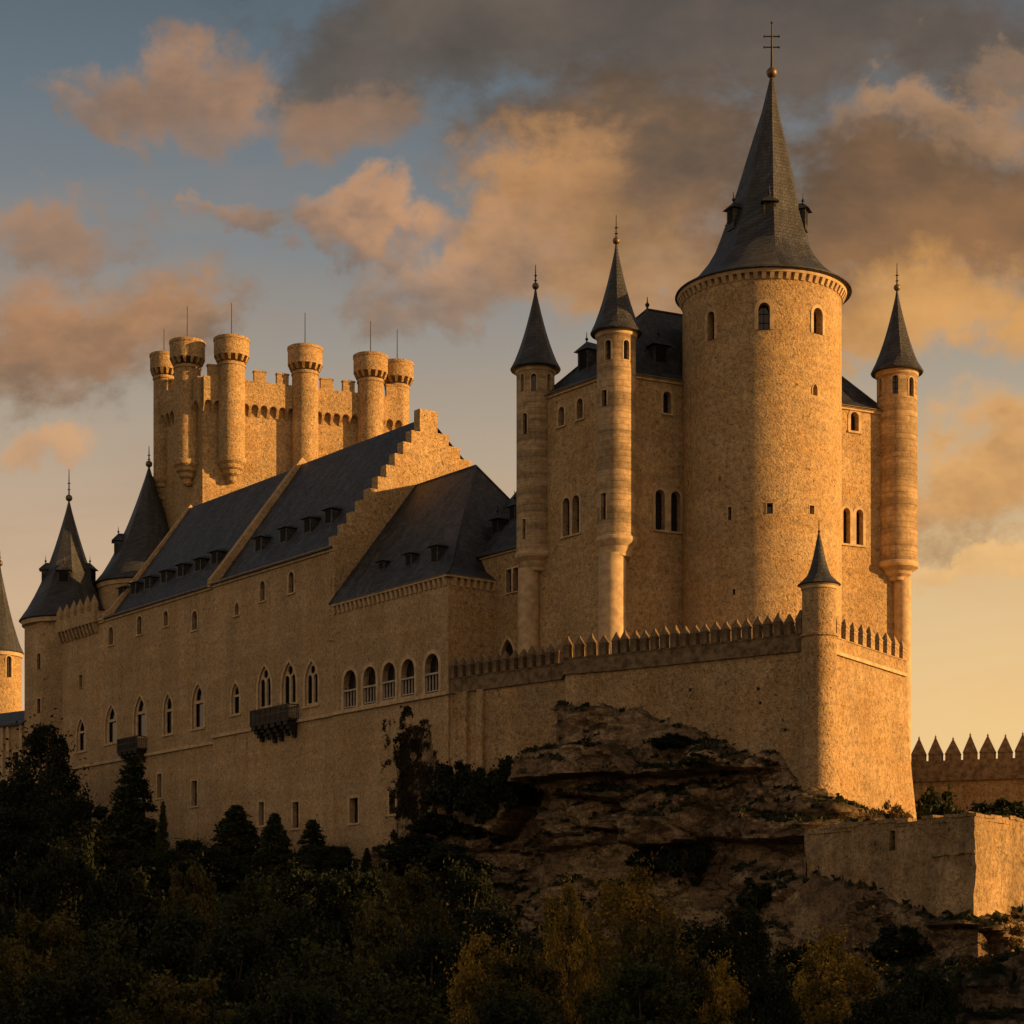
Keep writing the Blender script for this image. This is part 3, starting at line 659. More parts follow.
# crenellated corner gallery at the far left end
u95 = PF.uv(97, 0)[0]; m = M()
m.pbox(PFb, -.3, u95, ZE-.35, ZE+1.0, -3.4, .75); corbels(m, PFb, -.3, u95, ZE-1.5, ZE-.352, .85, .32, .74)
m.build('corner_gallery', 'palace', pal)
mer = M(); mer.hexa([(-.45, -.25, 0), (.45, -.25, 0), (.45, .25, 0), (-.45, .25, 0)], [(-.45, -.25, 1.0), (.45, -.25, 1.0), (.45, .25, 1.0), (-.45, .25, 1.0)])
mer.hexa([(-.46, -.26, 1.0), (.46, -.26, 1.0), (.46, .26, 1.0), (-.46, .26, 1.0)], [(-.03, -.03, 2.0), (.03, -.03, 2.0), (.03, .03, 2.0), (-.03, .03, 2.0)])
def place(me, name, parent, p, d):
    o = bpy.data.objects.new(name, me); COL.objects.link(o); o.parent = parent; o.location = Vector(p)-BASE[parent]
    o.rotation_euler = (random.gauss(0, .012), random.gauss(0, .02), math.atan2(d[1], d[0])+random.gauss(0, .03)); o.scale = (random.uniform(.93, 1.05), random.uniform(.95, 1.03), random.uniform(.90, 1.05)); return o
gm = mer.data('merlon', 'palace')
for k in range(6): place(gm, 'merlon', pal, PFb.pt(.2+k*(u95-.6)/5, ZE+.99, .4), PFb.d)
# balconies
def balcony(pl, px0, px1, y0, y1, y2, out, mat):
    ua, za = pl.uv(px0, y1); ub, _ = pl.uv(px1, y1); zr = pl.uv((px0+px1)/2, y0)[1]; zf = pl.uv((px0+px1)/2, y1)[1]; zb = pl.uv((px0+px1)/2, y2)[1]
    m = M(); m.pbox(pl, ua, ub, zf-.25, zf, 0, out)
    b = m.build('balcony', mat, pal)
    r = M(); r.pbox(pl, ua, ub, zr-.1, zr, out-.1, out); r.pbox(pl, ua, ub, (zr+zf)/2-.04, (zr+zf)/2+.04, out-.08, out-.02)
    n = int((ub-ua)/.16)
    for k in range(n+1):
        u = ua+.03+(ub-ua-.06)*k/n; w = .09 if k % 6 == 0 else .035; r.pbox(pl, u-w/2, u+w/2, zf, zr-.1, out-.08, out-.02)
    for e in (ua+.02, ub-.08):
        r.pbox(pl, e, e+.06, zr-.1, zr-.002, 0, out-.1)
        for k in range(6): r.pbox(pl, e+.01, e+.05, zf, zr-.1, k*out/6, k*out/6+.04)
    r.build('railing', 'iron', b)
    c = M(); nb = max(2, round((ub-ua)/1.15))
    for k in range(nb):
        u = ua+(k+.5)*(ub-ua)/nb; w = (ub-ua)/nb*.62; d = random.uniform(.55, 1.0)
        for q in range(4):
            f0, f1 = q/4, (q+1)/4
            c.pbox(pl, u-w/2*(1-.12*q), u+w/2*(1-.12*q), zf-.25-(zf-.25-zb)*d*f1, zf-.25-(zf-.25-zb)*d*f0, 0, out*(1-.24*q)-.04)
    c.build('bracket', mat, b)
balcony(PFb, 127, 147, 738, 750, 766, 1.25, 'wood'); balcony(PF, 260.5, 299, 708, 722, 744, 1.25, 'wood')

# ------------------------------------------------------------------ hip-roofed wing with the arcade
PC = PF.shift(.18); ZC = 34.4; WC = 19.0; LC = LPF
wing = thing('hip_roofed_wing', PC.pt(LC-8, 2, -8), 'lower stone wing with a steep hipped slate roof and five arched loggia openings', 'building')
wc = Wall(PC, wing, 'palace', 0.6)
for px, y0, y1, w in ((350, 670, 708.5, 12.5), (369.7, 666.5, 704, 12.5), (389, 662.5, 699.5, 12.5), (408, 659, 696, 13), (432, 653.5, 693, 13.5)):
    wc.win('round', px, y0, y1, w, 0.36, name='arch_window')
for px, y0, y1, w in ((354, 798, 823, 8.5), (392.5, 790, 814, 6)): wc.win('rect', px, y0, y1, w, 0.26, bars=False)
wc.build(rect(u335, LC, 2, ZC), 'facade')
back_walls(wing, PC, u335, LC, WC, 2, ZC, 'rubble')
m = M()
for px, y0, y1, w in ((350, 689.5, 708.5, 12.5), (369.7, 685.5, 704, 12.5), (389, 681, 699.5, 12.5), (408, 677.5, 696, 13), (432, 673, 693, 13.5)):
    ua, va = PC.uv(px-w/2, y1); ub, _ = PC.uv(px+w/2, y1); vb = PC.uv(px, y0)[1]
    m.pbox(PC, ua+.02, ub-.02, vb-.16, vb, -.3, .06); n = 4
    for k in range(n+1):
        u = ua+.06+(ub-ua-.12)*k/n; m.pbox(PC, u-.045, u+.045, va, vb-.16, -.2, -.08)
    m.pbox(PC, ua+.02, ub-.02, va, va+.1, -.22, -.05)
m.build('balustrade', 'greystone', wing)
ua = PC.uv(342, 0)[0]; ub = PC.uv(441, 0)[0]
m = M(); m.pbox(PC, u335, LC+.15, ZS-.30, ZS, -.02, .25); m.build('string_course', 'trim', wing)
pc = [PC.pt(u335+.5, 0, 0).xy, PC.pt(LC, 0, 0).xy, PC.pt(LC, 0, -WC).xy, PC.pt(u335+.5, 0, -WC).xy]
CRt = Plane(pc[1], pc[2])
m = M(); m.pbox(PC, u335, LC+.38, ZC-.30, ZC-.05, -.02, .42); corbels(m, PC, u335, LC, ZC-1.0, ZC-.3, .72, .34, .36)
m.pbox(CRt, 0, WC, ZC-.304, ZC-.054, -.02, .42); corbels(m, CRt, .2, WC, ZC-1.0, ZC-.302, .72, .34, .36); m.build('corbel_table', 'trim', wing)
ra = PC.pt(u335+.1, 0, -9.5).xy; rb = PC.pt(LC-8.8, 0, -9.5).xy
hip_poly(wing, pc, ZC, 12.6, ra, rb, .5, 1.1, flk=(0, 1, 1, 0))
sl = 12.6/9.5
roof_dormers(wing, PC, [(381, 579), (408, 572), (434, 564)], 1.33, 1.15, 1.6, 'shed', ZC, 1.1, .94)

# ------------------------------------------------------------------ keep: plan
K0 = Vector((8.5, 166.0)); K1 = Vector((2.0, 174.3)); dR = Vector((.9, .438)).normalized(); K2 = K0+dR*28.5; K3 = K1+dR*28.0
KL, KR = Plane(K1, K0), Plane(K0, K2); ZK = 49.55; ZT = 24.2
# link block between wing and keep
PD = PF.shift(-4.77); uT = (K1-B0).dot(PF.d)
link = thing('link_block', PD.pt(LPF+1, ZT, -6), 'narrow stone block with a gothic doorway squeezed between hipped wing and keep', 'building')
wd = Wall(PD, link, 'rubble'); ZD = 36.9
wd.twin('rect', 509, 516, 569.5, 593, 5.3, .14); wd.win('point', 507.5, 639, 682, 13, .32, name='doorway')
wd.build(rect(LPF-4, uT, 22, ZD)); back_walls(link, PD, LPF-4, uT, 16, 22, ZD, 'rubble')
gable_roof(link, PD, LPF-6, uT+.6, 15.5, ZD, 8.2)
m = M(); cornice(m, PD, LPF-4, uT, ZD-.03, .4, .3); m.build('cornice', 'trim', link)
roof_dormers(link, PD, [(495, 534), (512, 521)], 1.11, 1.0, 1.3, 'hip', ZD)

# ------------------------------------------------------------------ keep
keep = thing('keep', (*((K0+K2)/2), ZT), 'tall square stone keep with steep slate roof and three slim spired corner turrets', 'castle keep')
wl = Wall(KL, keep, 'tower', .6); wr = Wall(KR, keep, 'tower', .6)
wl.win('round', 561.5, 407, 426, 5.8, .2); wl.win('round', 580, 398.5, 419, 6, .2); wl.twin('round', 566.4, 576, 498, 536, 7, .22)
wr.win('round', 667, 391.5, 413.5, 8, .2); wr.twin('round', 660, 675.6, 489.5, 530, 9.5, .22)
wr.win('round', 854.5, 412, 431, 8, .28); wr.twin('round', 846.5, 859.5, 508, 543.5, 7, .26)
wl.build(rect(0, KL.L, 22, ZK), 'wall'); wr.build(rect(0, KR.L, 22, ZK), 'wall')
m = M(); plain_wall(m, Plane(K2, K3), 22, ZK); plain_wall(m, Plane(K3, K1), 22, ZK); m.build('back_wall', 'tower', keep)
m = M()
for pl in (KL, KR): cornice(m, pl, 0, pl.L, ZK-.02, .34, .3)
m.build('cornice', 'trim', keep)
mid0 = (K0+K1)/2; mid1 = (K2+K3)/2
hip_poly(keep, [K0, K2, K3, K1], ZK, 7.5, mid0+dR*7.2, mid1-dR*7.0, .42, .9)
for p in (mid0+dR*7.2, mid1-dR*7.0):
    f = M(); f.tube((p.x, p.y, ZK+7.3), (p.x, p.y, ZK+8.6), .12, .03, 6); f.ball((p.x, p.y, ZK+7.9), .2, 8, 6); f.build('roof_finial', 'iron', keep)
roof_dormers(keep, KR, [(661, 364)], 1.5, 1.5, 1.6, 'hip', ZK, .9, .77)
roof_dormers(keep, KL, [(583, 372)], 1.0, 1.4, 1.8, 'hip', ZK, .9, .77)
dormer(keep, KR, 22.9, 2.0, ZK+.77+1.1*1.5, 1.5, 1.7, 1.5, 'hip')
def turret(parent, c, r, octo, z_top, z_corb, z_base, rc, prof_h, eave_over, wins, fin, cshift=(0, 0), colr=None):
    """slim corner turret: carved foot, shaft, moulded eave, spire, finial"""
    th = R(-8) if octo else 0.0
    cy = Cyl(c, r, octo, th)
    tw = Wall(cy, parent, 'ashlar', .35)
    for k, px, y0, y1, w in wins: tw.win(k, px, y0, y1, w, .10, sill=False, proud=.03, minw=.3)
    half = PI*r; n = 32
    st = [(-half+2*half*i/n+th*r, z_corb+(z_top-z_corb)*j/14) for i in range(n+1) for j in range(15) if abs(-half+2*half*i/n+th*r) < half-.01]
    st = [p for p in st if not any(inside(p, [(a[0]*1.0, a[1]) for a in h]) for h in tw.holes)]
    sh = tw.build(rect(-half, half, z_corb, z_top), 'turret_shaft', st, 22)
    m = M(); ow = 1.0 if octo else 0.0; rr = r
    ring_ = [(rr+.02, z_top-.5), (rr+.10, z_top-.42), (rr+.12, z_top-.2), (rr+.3, z_top-.02)]
    m.lathe(c[0], c[1], ring_, 32, [ow]*4, th)
    m.build('eave_moulding', 'trim', parent, 25)
    m = M(); c2 = (c[0]+cshift[0], c[1]+cshift[1])
    pr = [(rc, z_corb-1.7), (rc+.12, z_corb-1.62), (rc+.12, z_corb-1.35), (rc+(r-rc)*.45, z_corb-1.1), (rc+(r-rc)*.55, z_corb-.85), (r+.08, z_corb-.5), (r+.14, z_corb-.3), (r+.10, z_corb-.05), (r, z_corb+.02)]
    m.lathe(c[0], c[1], pr, 32, [ow]*len(pr), th); m.build('turret_corbel', 'trim', parent, 25)
    m = M(); m.lathe(c2[0], c2[1], [(rc, z_base), (rc, z_corb-1.4)], 8 if octo else 24, None, R(-8)); m.build('turret_pier', 'trim', parent, 25)
    spire(parent, c[0], c[1], flare(r+eave_over, z_top, z_top+prof_h), 'turret_spire', 'slate_tower', th0=th, octstart=.22)
    finial(c[0], c[1], z_top+prof_h-.1, fin, .30, parent)
T6 = K0+Vector((.15, -.1))
turret(keep, T6, 1.62, False, Z(334, 166), Z(536, 165), 22, 1.15, Z(243, 166)-Z(334, 166), .55,
       [('round', 608, 340, 359.5, 5.5), ('round', 626.5, 340, 359, 5.5), ('rect', 604, 390, 406, 5), ('rect', 603.2, 493, 519, 5)], 2.4, (-.35, -.25))
T5 = K1+Vector((.05, -.1))
turret(keep, T5, 1.66, False, Z(369, 174), Z(553, 174), 22, .95, Z(287, 174)-Z(369, 174), .55,
       [('round', 522.3, 374, 391, 3), ('round', 533.7, 373.6, 391, 5.2), ('round', 549, 374, 391, 3.4), ('round', 524.8, 413, 434, 4.2), ('rect', 524, 519, 539, 3.2)], 2.1, (-.6, -.1))
T8 = K2+Vector((.25, .1))
turret(keep, T8, 1.78, False, Z(371, 178), Z(562, 178), 14, .78, Z(287, 178)-Z(371, 178), .55,
       [('round', 895.3, 375, 393.5, 6), ('round', 911.5, 377, 396, 4.5), ('round', 880.5, 378, 396, 2.6)], 2.4, (.45, 0))

# ------------------------------------------------------------------ great round tower
TC = Vector((21.1, 169.0)); TR = 6.67; ZR = 56.75
rt = thing('round_tower', (*TC, ZT), 'massive round stone tower under a tall flared slate spire with double-barred cross', 'tower')
cyl = Cyl(TC, TR); tw = Wall(cyl, rt, 'tower', .7)
tw.win('round', 711, 311.5, 340, 7, .26, sill=False, bars=True); tw.win('round', 764, 302.5, 329.5, 12, .28, sill=False); tw.win('round', 818, 308, 334, 9, .26, sill=False)
tw.win('point', 815, 384, 395, 4.5, .10, bars=False, sill=False)
for px, y0, y1, w in ((770, 503, 513.5, 6), (812, 505.5, 514, 4.8), (729.7, 507, 520, 3.6), (734, 589, 594.5, 3)): tw.win('rect', px, y0, y1, w, .08, bars=False, sill=False, proud=.02)
half = PI*TR; N = 96
st = [(-half+2*half*i/N, 22+(ZR-22)*j/16) for i in range(N+1) for j in range(17)]
st = [p for p in st if not any(inside(p, h) for h in tw.holes)]
tw.build(rect(-half, half, 22, ZR), 'wall', st, 30)
m = M()
for k in range(64):
    th = 2*PI*k/64; pl = Cyl(TC, TR); u = th*TR; w = .17
    a = [pl.pt(u-w, ZR-.80, .10), pl.pt(u+w, ZR-.80, .10), pl.pt(u+w, ZR-.80, -.05), pl.pt(u-w, ZR-.80, -.05)]
    b = [pl.pt(u-w, ZR-.30, .36), pl.pt(u+w, ZR-.30, .36), pl.pt(u+w, ZR-.30, -.05), pl.pt(u-w, ZR-.30, -.05)]
    m.hexa(a, b)
m.lathe(TC.x, TC.y, [(TR-.05, ZR-.305), (TR+.38, ZR-.30), (TR+.46, ZR-.02), (TR-.05, ZR+.02)], 96); m.build('corbel_cornice', 'trim', rt, 35)
zr0 = ZR+.1; k = 169/2000
prof = [(TR+.42, zr0-.16), (7.42, zr0-.1), (7.38, zr0+.02), (6.55, zr0+.5), (5.65, zr0+1.35), (4.75, zr0+2.5), (4.2, zr0+3.5), (3.85, zr0+4.5), (3.3, zr0+6.2), (2.55, zr0+8.8), (1.65, zr0+12.2), (.75, zr0+15.4), (.12, Z(76, 169))]
TSK = (0.75/(Z(76, 169)-zr0), 0)
spire(rt, TC.x+.1, TC.y, prof, 'spire', 'slate_tower', TSK, R(4), .20, 64)
zt = Z(76, 169); finial(TC.x+.85, TC.y, zt-.1, 4.6, .46, rt, cross=True)
for th in (-62, 1, 68, 130, -135):       # little dormers round the spire
    a = R(th); rr = 3.85 if th == 68 else 3.25
    pl = Plane(TC+Vector((math.sin(a)*rr-math.cos(a), -math.cos(a)*rr-math.sin(a))), TC+Vector((math.sin(a)*rr+math.cos(a), -math.cos(a)*rr+math.sin(a))))
    dormer(rt, pl, 1.0+.22*math.cos(a), 0.0, zr0+5.3, 1.05, 1.35, .9, 'hip')

# ------------------------------------------------------------------ crenellated tower of bartizans behind the palace
H0 = G(202.5, 240); dH = Vector((.927, .375)); H1 = H0+dH*25.2; dHl = Vector((-.62, .785)); H3 = H0+dHl*10.5; H2 = H1+dHl*10.5
hom = thing('crenellated_tower', (*((H0+H2)/2), 30), 'broad sunlit battlemented tower ringed with round bartizan turrets behind the palace roof', 'tower')
HP = [H3, H0, H1, H2]; m = M(); ZHB, ZHP = Z(411, 241), Z(376, 241)
pls = [Plane(H3, H0), Plane(H0, H1), Plane(H1, H2), Plane(H2, H3)]
for pl in pls: plain_wall(m, pl, 25, ZHP-.5)
m.face([(p.x, p.y, ZHP-1.4) for p in (H3, H0, H1, H2)]); m.build('wall', 'rubble', hom)
m = M()
for pl in pls: scallop_band(m, pl, 0, pl.L, ZHB-.35, ZHP-.4, .0, .66, 1.15, .95)
m.build('machicolated_parapet', 'rubble', hom)
mm = M(); mm.box(-.75, .75, -.3, .3, 0, 1.35); mm.box(-.82, .82, -.37, .37, 1.352, 1.55); mme = mm.data('merlon', 'rubble')
for pl in pls:
    n = max(3, int(pl.L/2.75))
    for k in range(n): place(mme, 'merlon', hom, pl.pt((k+.5)*pl.L/n, ZHP-.42, .18), pl.d)
def bartizan(c, rs, rh, zt, zhb, zbot, pole, full=False):
    sh = M(); prof = [(rs, 28 if full else zbot), (rs, zhb-.1)]
    sh.lathe(c.x, c.y, prof, 32); s = sh.build('bartizan', 'rubble', hom, 35)
    if not full:
        k = M(); z = zbot
        pr = [(.35, z-2.9), (.6, z-2.7), (.6, z-2.2), (rs*.62, z-1.9), (rs*.66, z-1.55), (rs*.66, z-1.45), (rs*.85, z-1.25), (rs*.9, z-.95), (rs*.9, z-.85), (rs+.12, z-.55), (rs+.18, z-.2), (rs+.18, z), (rs, z+.1)]
        k.lathe(c.x, c.y, pr, 32); k.build('stepped_foot', 'rubble', s, 30)
    h = M(); cy = Cyl(c, rs); n = 14
    for i in range(n):
        u = 2*PI*rs*i/n; w = .10; o = rh-rs
        h.hexa([cy.pt(u-w, zhb, .2), cy.pt(u+w, zhb, .2), cy.pt(u+w, zhb, -.05), cy.pt(u-w, zhb, -.05)],
               [cy.pt(u-w*1.5, zhb+.70, o), cy.pt(u+w*1.5, zhb+.70, o), cy.pt(u+w*1.5, zhb+.70, -.05), cy.pt(u-w*1.5, zhb+.70, -.05)])
    h.lathe(c.x, c.y, [(rs-.05, zhb+.66), (rh, zhb+.68), (rh, zt-.45), (rh+.07, zt-.42), (rh+.07, zt-.1), (rh-.1, zt), (.2, zt+.12)], 32)
    h.lathe(c.x, c.y, [(rs, zhb-.55), (rs+.1, zhb-.5), (rs+.1, zhb-.3), (rs, zhb-.25)], 32, cap=False)
    h.build('turret_head', 'rubble', s, 30)
    p = M(); p.tube((c.x, c.y, zt), (c.x, c.y, zt+pole), .075, .05, 6); p.build('flagpole', 'iron', s)
HR, HL = pls[1], pls[0]
def onp(pl, px, o): u = pl.uv(px, 0)[0]; return pl.pt(u, 0, o).xy
def hd(c, py): return Z(py, c.y)
zt0 = Z(342, 242)
for px, pl, full, o, zb in ((230.5, HR, False, .55, 459), (304, HR, True, .5, 0), (369.5, HR, True, .45, 0), (191, HL, False, .5, 462)):
    c = onp(pl, px, o); bartizan(c, 1.6, 2.12, zt0, zt0-2.95, Z(zb, c.y) if not full else 0, 4.3, full)
c = H3+Vector((.5, -.2)); bartizan(c, 1.3, 1.72, Z(353, c.y)-.2, Z(353, c.y)-2.9, Z(478, c.y), 3.2)
c = H1+Vector((-.6, 1.2)); bartizan(c, 1.5, 2.05, Z(363, c.y), Z(363, c.y)-2.8, 0, 4.2, True)
c = onp(pls[3], 209, .4); c = pls[3].pt(pls[3].L*.85, 0, .4).xy; bartizan(c, 1.5, 2.0, zt0-2.5, zt0-5.6, 55, 5.0)

# ------------------------------------------------------------------ spired towers at the far left
def round_spired(name, label, px, D, r, zbase, ye, yap, fin, over, mat, th0=0.0, dorm=(), wins=(), octo=False, fl=.42):
    c = G(px, D); zE = Z(ye, D)
    t = thing(name, (c.x, c.y, zbase), label, 'tower')
    cy = Cyl(c, r, octo, th0); w = Wall(cy, t, mat, .4)
    for k, wx, y0, y1, ww in wins: w.win(k, wx, y0, y1, ww, .16, sill=False)
    h = PI*r; n = 48; st = [(-h+2*h*i/n, zbase+(zE-zbase)*j/12) for i in range(n+1) for j in range(13)]
    st = [p for p in st if not any(inside(p, q) for q in w.holes)]
    w.build(rect(-h, h, zbase, zE), 'wall', st, 20)
    m = M(); m.lathe(c.x, c.y, [(r, zE-.6), (r+.18, zE-.5), (r+.18, zE-.3), (r+.3, zE-.05), (r+.3, zE)], 32); m.build('cornice', 'trim', t, 30)
    spire(t, c.x, c.y, flare(r+over, zE+.1, Z(yap, D), 10, fl), 'spire', 'slate_tower', (0, 0), th0, .3)
    finial(c.x, c.y, Z(yap, D)-.1, fin, .42, t)
    for a, ft, w_ in dorm:
        a = R(a); zz = zE+.1+(Z(yap, D)-zE)*ft; rr = (r+over)*((1-ft)*(1-fl)*.98+fl*(1-ft)**3.2)
        e = Vector((math.cos(a), math.sin(a))); q = c+Vector((math.sin(a), -math.cos(a)))*rr
        dormer(t, Plane(q-e, q+e), 1.0, -.05, zz-.3, w_, 1.5, 2.6, 'hip')
    return t
round_spired('octagonal_tower', 'eight-sided stone tower with flared slate spire at the palace far end', 69, 245, 5.45, 4, 624, 500, 3.9, .55, 'palace', R(20),
             ((-80, .34, 1.5), (2, .30, 1.6), (75, .34, 1.4)), (('round', 38, 653, 669, 5), ('rect', 38, 698.5, 713, 4.8)), True, .30)
round_spired('staircase_tower', 'spired slate tower top rising behind the palace roof verge beside the bartizans', 149, 247, 6.2, 20, 588, 466, 2.6, .6, 'palace', R(8),
             ((-78, .28, 1.7),), (), False, .26)
round_spired('watchtower', 'small sunlit round tower with grey cone roof cut by the left picture edge', 0, 298, 3.1, 8, 654, 565, 2.2, .4, 'rubble', 0.0, (), (('round', 9, 656, 677, 5),), False, .22)
PL = Plane(G(-60, 256), G(24, 246)); low = thing('annexe', PL.pt(3, 8, -4), 'low pale annexe with grey lean-to roof at the left edge below the watchtower', 'building')
zl = Z(722, 246); wlw = Wall(PL, low, 'palace', .4); wlw.win('rect', 16, 752, 770, 5.5, .2)
wlw.build(rect(0, PL.L, 6, zl)); back_walls(low, PL, 0, PL.L, 8, 6, zl, 'palace')
m = M(); m.face([PL.pt(-.3, zl-.1, .5), PL.pt(PL.L+.3, zl-.1, .5), PL.pt(PL.L+.3, zl+2.2, -4), PL.pt(-.3, zl+2.2, -4)], [(0, 0), (PL.L, 0), (PL.L, 5), (0, 5)])
m.face([PL.pt(PL.L+.3, zl-.1, -8.5), PL.pt(-.3, zl-.1, -8.5), PL.pt(-.3, zl+2.2, -4), PL.pt(PL.L+.3, zl+2.2, -4)], [(0, 0), (PL.L, 0), (PL.L, 5), (0, 5)])
m.pbox(PL, -.3, PL.L+.3, zl-.35, zl-.104, -.1, .5); m.build('roof', 'slate', low)
m = M()
for px in (3, 9, 22): u = PL.uv(px, 0)[0]; m.pbox(PL, u-.25, u+.25, Z(785, 247), zl-.36, 0, .25)
m.pbox(PL, 0, PL.L, Z(788, 247), Z(785, 247), 0, .4); m.build('pilaster', 'trim', low)

# ------------------------------------------------------------------ terrace with pointed merlons
P0 = A0+Vector((-.05, .0)); P1 = G(564, 165.4); P1b = G(566, 162.8); P2 = G(617, 160.6); P3 = G(819, 150.0); P4 = Vector((32.2, 164.0)); P5 = Vector((33.2, 180)); P6 = Vector((0, 182))
ter = thing('terrace_wall', (*((P2+P3)/2), 4), 'high battered terrace wall below the keep topped by a row of pointed merlons', 'castle wall')
w1, w2, w3, w4, w5 = Plane(P0, P1), Plane(P1, P1b), Plane(P1b, P2), Plane(P2, P3), Plane(P3, P4)
ZB = 2.0
tl = Wall(w4, ter, 'terrace', .5)
for px, py in ((760, 703), (758, 689), (652, 738), (690, 690), (785, 730)): tl.win('rect', px, py-1.6, py+1.6, 3.2, 0.0, bars=False, name='putlog_hole')
tl.build(rect(0, w4.L, ZB, ZT), 'wall')
m = M()
for pl in (w1, w2, w3): plain_wall(m, pl, ZB, ZT)
for a, b in ((P4, P5), (P5, P6), (P6, P0)): plain_wall(m, Plane(a, b), ZB, ZT)
m.face([(p.x, p.y, ZT-.05) for p in (P0, P1, P1b, P2, P3, P4, P5, P6)]); m.build('wall', 'terrace', ter)
m = M(); nu, nv = 24, 24; bat = lambda f: 1.75*(1-f)**1.35
vs = [w5.pt(w5.L*(i/nu)+bat(j/nv)*(i/nu)*.9, ZB+(ZT-ZB)*j/nv, bat(j/nv)) for j in range(nv+1) for i in range(nu+1)]
m.mesh(vs, [(j*(nu+1)+i, j*(nu+1)+i+1, (j+1)*(nu+1)+i+1, (j+1)*(nu+1)+i) for j in range(nv) for i in range(nu)])
for j in range(nv):
    a, b = w5.pt(w5.L+bat(j/nv)*.9, ZB+(ZT-ZB)*j/nv, bat(j/nv)), w5.pt(w5.L+bat((j+1)/nv)*.9, ZB+(ZT-ZB)*(j+1)/nv, bat((j+1)/nv))
    m.face([a, a-Vector((w5.n.x, w5.n.y, 0))*3, b-Vector((w5.n.x, w5.n.y, 0))*3, b])
m.build('battered_wall', 'terrace', ter, 40)
m = M()
for pl, u0, u1, z0 in ((w1, PF.uv(462, 0)[0]*0+1.1, 2.4, 8), (w1, 3.6, 4.3, 8)): m.pbox(pl, u0, u1, z0, ZT-.3, -.1, .35)
m.build('buttress', 'terrace', ter)
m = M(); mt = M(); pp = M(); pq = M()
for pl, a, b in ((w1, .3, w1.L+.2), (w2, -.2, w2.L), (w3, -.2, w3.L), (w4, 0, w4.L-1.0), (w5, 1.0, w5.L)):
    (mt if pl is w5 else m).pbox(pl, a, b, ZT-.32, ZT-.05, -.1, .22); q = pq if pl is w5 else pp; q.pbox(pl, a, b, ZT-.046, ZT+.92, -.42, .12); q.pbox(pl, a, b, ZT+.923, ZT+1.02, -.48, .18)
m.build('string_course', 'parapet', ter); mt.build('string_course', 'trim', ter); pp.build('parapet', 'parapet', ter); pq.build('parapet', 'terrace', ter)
def merlon_mesh(w, th, h, hp, mat, knob=0):
    q = M(); a, b = w/2, th/2
    q.hexa([(-a, -b, 0), (a, -b, 0), (a, b, 0), (-a, b, 0)], [(-a, -b, h), (a, -b, h), (a, b, h), (-a, b, h)])
    a += .05; b += .05
    q.hexa([(-a, -b, h), (a, -b, h), (a, b, h), (-a, b, h)], [(-.05, -.05, h+hp), (.05, -.05, h+hp), (.05, .05, h+hp), (-.05, .05, h+hp)])
    if knob: q.ball((0, 0, h+hp+knob*.6), knob, 8, 6); q.tube((0, 0, h+hp+knob), (0, 0, h+hp+knob*3), knob*.4, knob*.1, 5)
    return q.data('merlon', mat)
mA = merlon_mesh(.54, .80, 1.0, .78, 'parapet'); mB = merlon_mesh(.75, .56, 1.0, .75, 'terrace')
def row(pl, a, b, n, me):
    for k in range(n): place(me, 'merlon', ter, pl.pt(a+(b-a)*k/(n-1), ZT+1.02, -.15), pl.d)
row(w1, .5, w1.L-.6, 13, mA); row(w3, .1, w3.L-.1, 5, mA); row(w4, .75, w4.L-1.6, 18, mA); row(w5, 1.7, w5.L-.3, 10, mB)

# corner turret on the prow
ct = thing('corner_turret', (P3.x, P3.y, 8), 'little round corner turret with a black cone cap where the merlon rows meet', 'turret')
r3 = 1.26; zc = Z(585, 149.5); m = M()
m.lathe(P3.x, P3.y, [(1.75, 3), (1.62, 12), (1.42, 18), (1.32, ZT-.3), (1.30, ZT+.55), (1.42, ZT+.6), (1.42, ZT+.78), (r3, ZT+.84), (r3, zc)], 32)
m.build('shaft', 'terrace', ct, 40)
m = M(); m.lathe(P3.x, P3.y, [(r3, zc-.35), (r3+.1, zc-.28), (r3+.1, zc-.1), (r3+.22, zc)], 32); m.build('moulding', 'trim', ct, 35)
m = M(); m.lathe(P3.x, P3.y, [(r3+.2, zc), (r3+.38, zc+.08), (r3+.12, zc+.3), (.92, zc+.75), (.68, zc+1.3), (.42, zc+2.3), (.2, zc+3.4), (.04, zc+4.1)], 32); m.build('cone_cap', 'slate_tower', ct, 60)
m = M(); m.tube((P3.x, P3.y, zc+4.0), (P3.x, P3.y, zc+5.0), .05, .015, 6); m.ball((P3.x, P3.y, zc+4.1), .11, 8, 6); m.build('finial', 'iron', ct)

# battery wall at the right
W6 = Plane(G(900, 186), G(1110, 179.5)); bw = thing('battery_wall', W6.pt(8, 0, 0), 'low distant curtain wall with big pyramid-topped merlons at the right edge', 'castle wall')
zb = 17.55; m = M(); m.pbox(W6, 0, W6.L, 2, zb-.3, -1.2, 0); m.build('wall', 'terrace', bw)
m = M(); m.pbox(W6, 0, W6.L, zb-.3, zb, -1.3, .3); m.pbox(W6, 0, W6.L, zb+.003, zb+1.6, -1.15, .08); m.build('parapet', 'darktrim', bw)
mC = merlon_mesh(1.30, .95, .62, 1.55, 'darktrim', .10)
u1 = W6.uv(918, 0)[0]; pit = 1.57
for k in range(12): place(mC, 'merlon', bw, W6.pt(u1+k*pit, zb+1.6, -.5), W6.d)

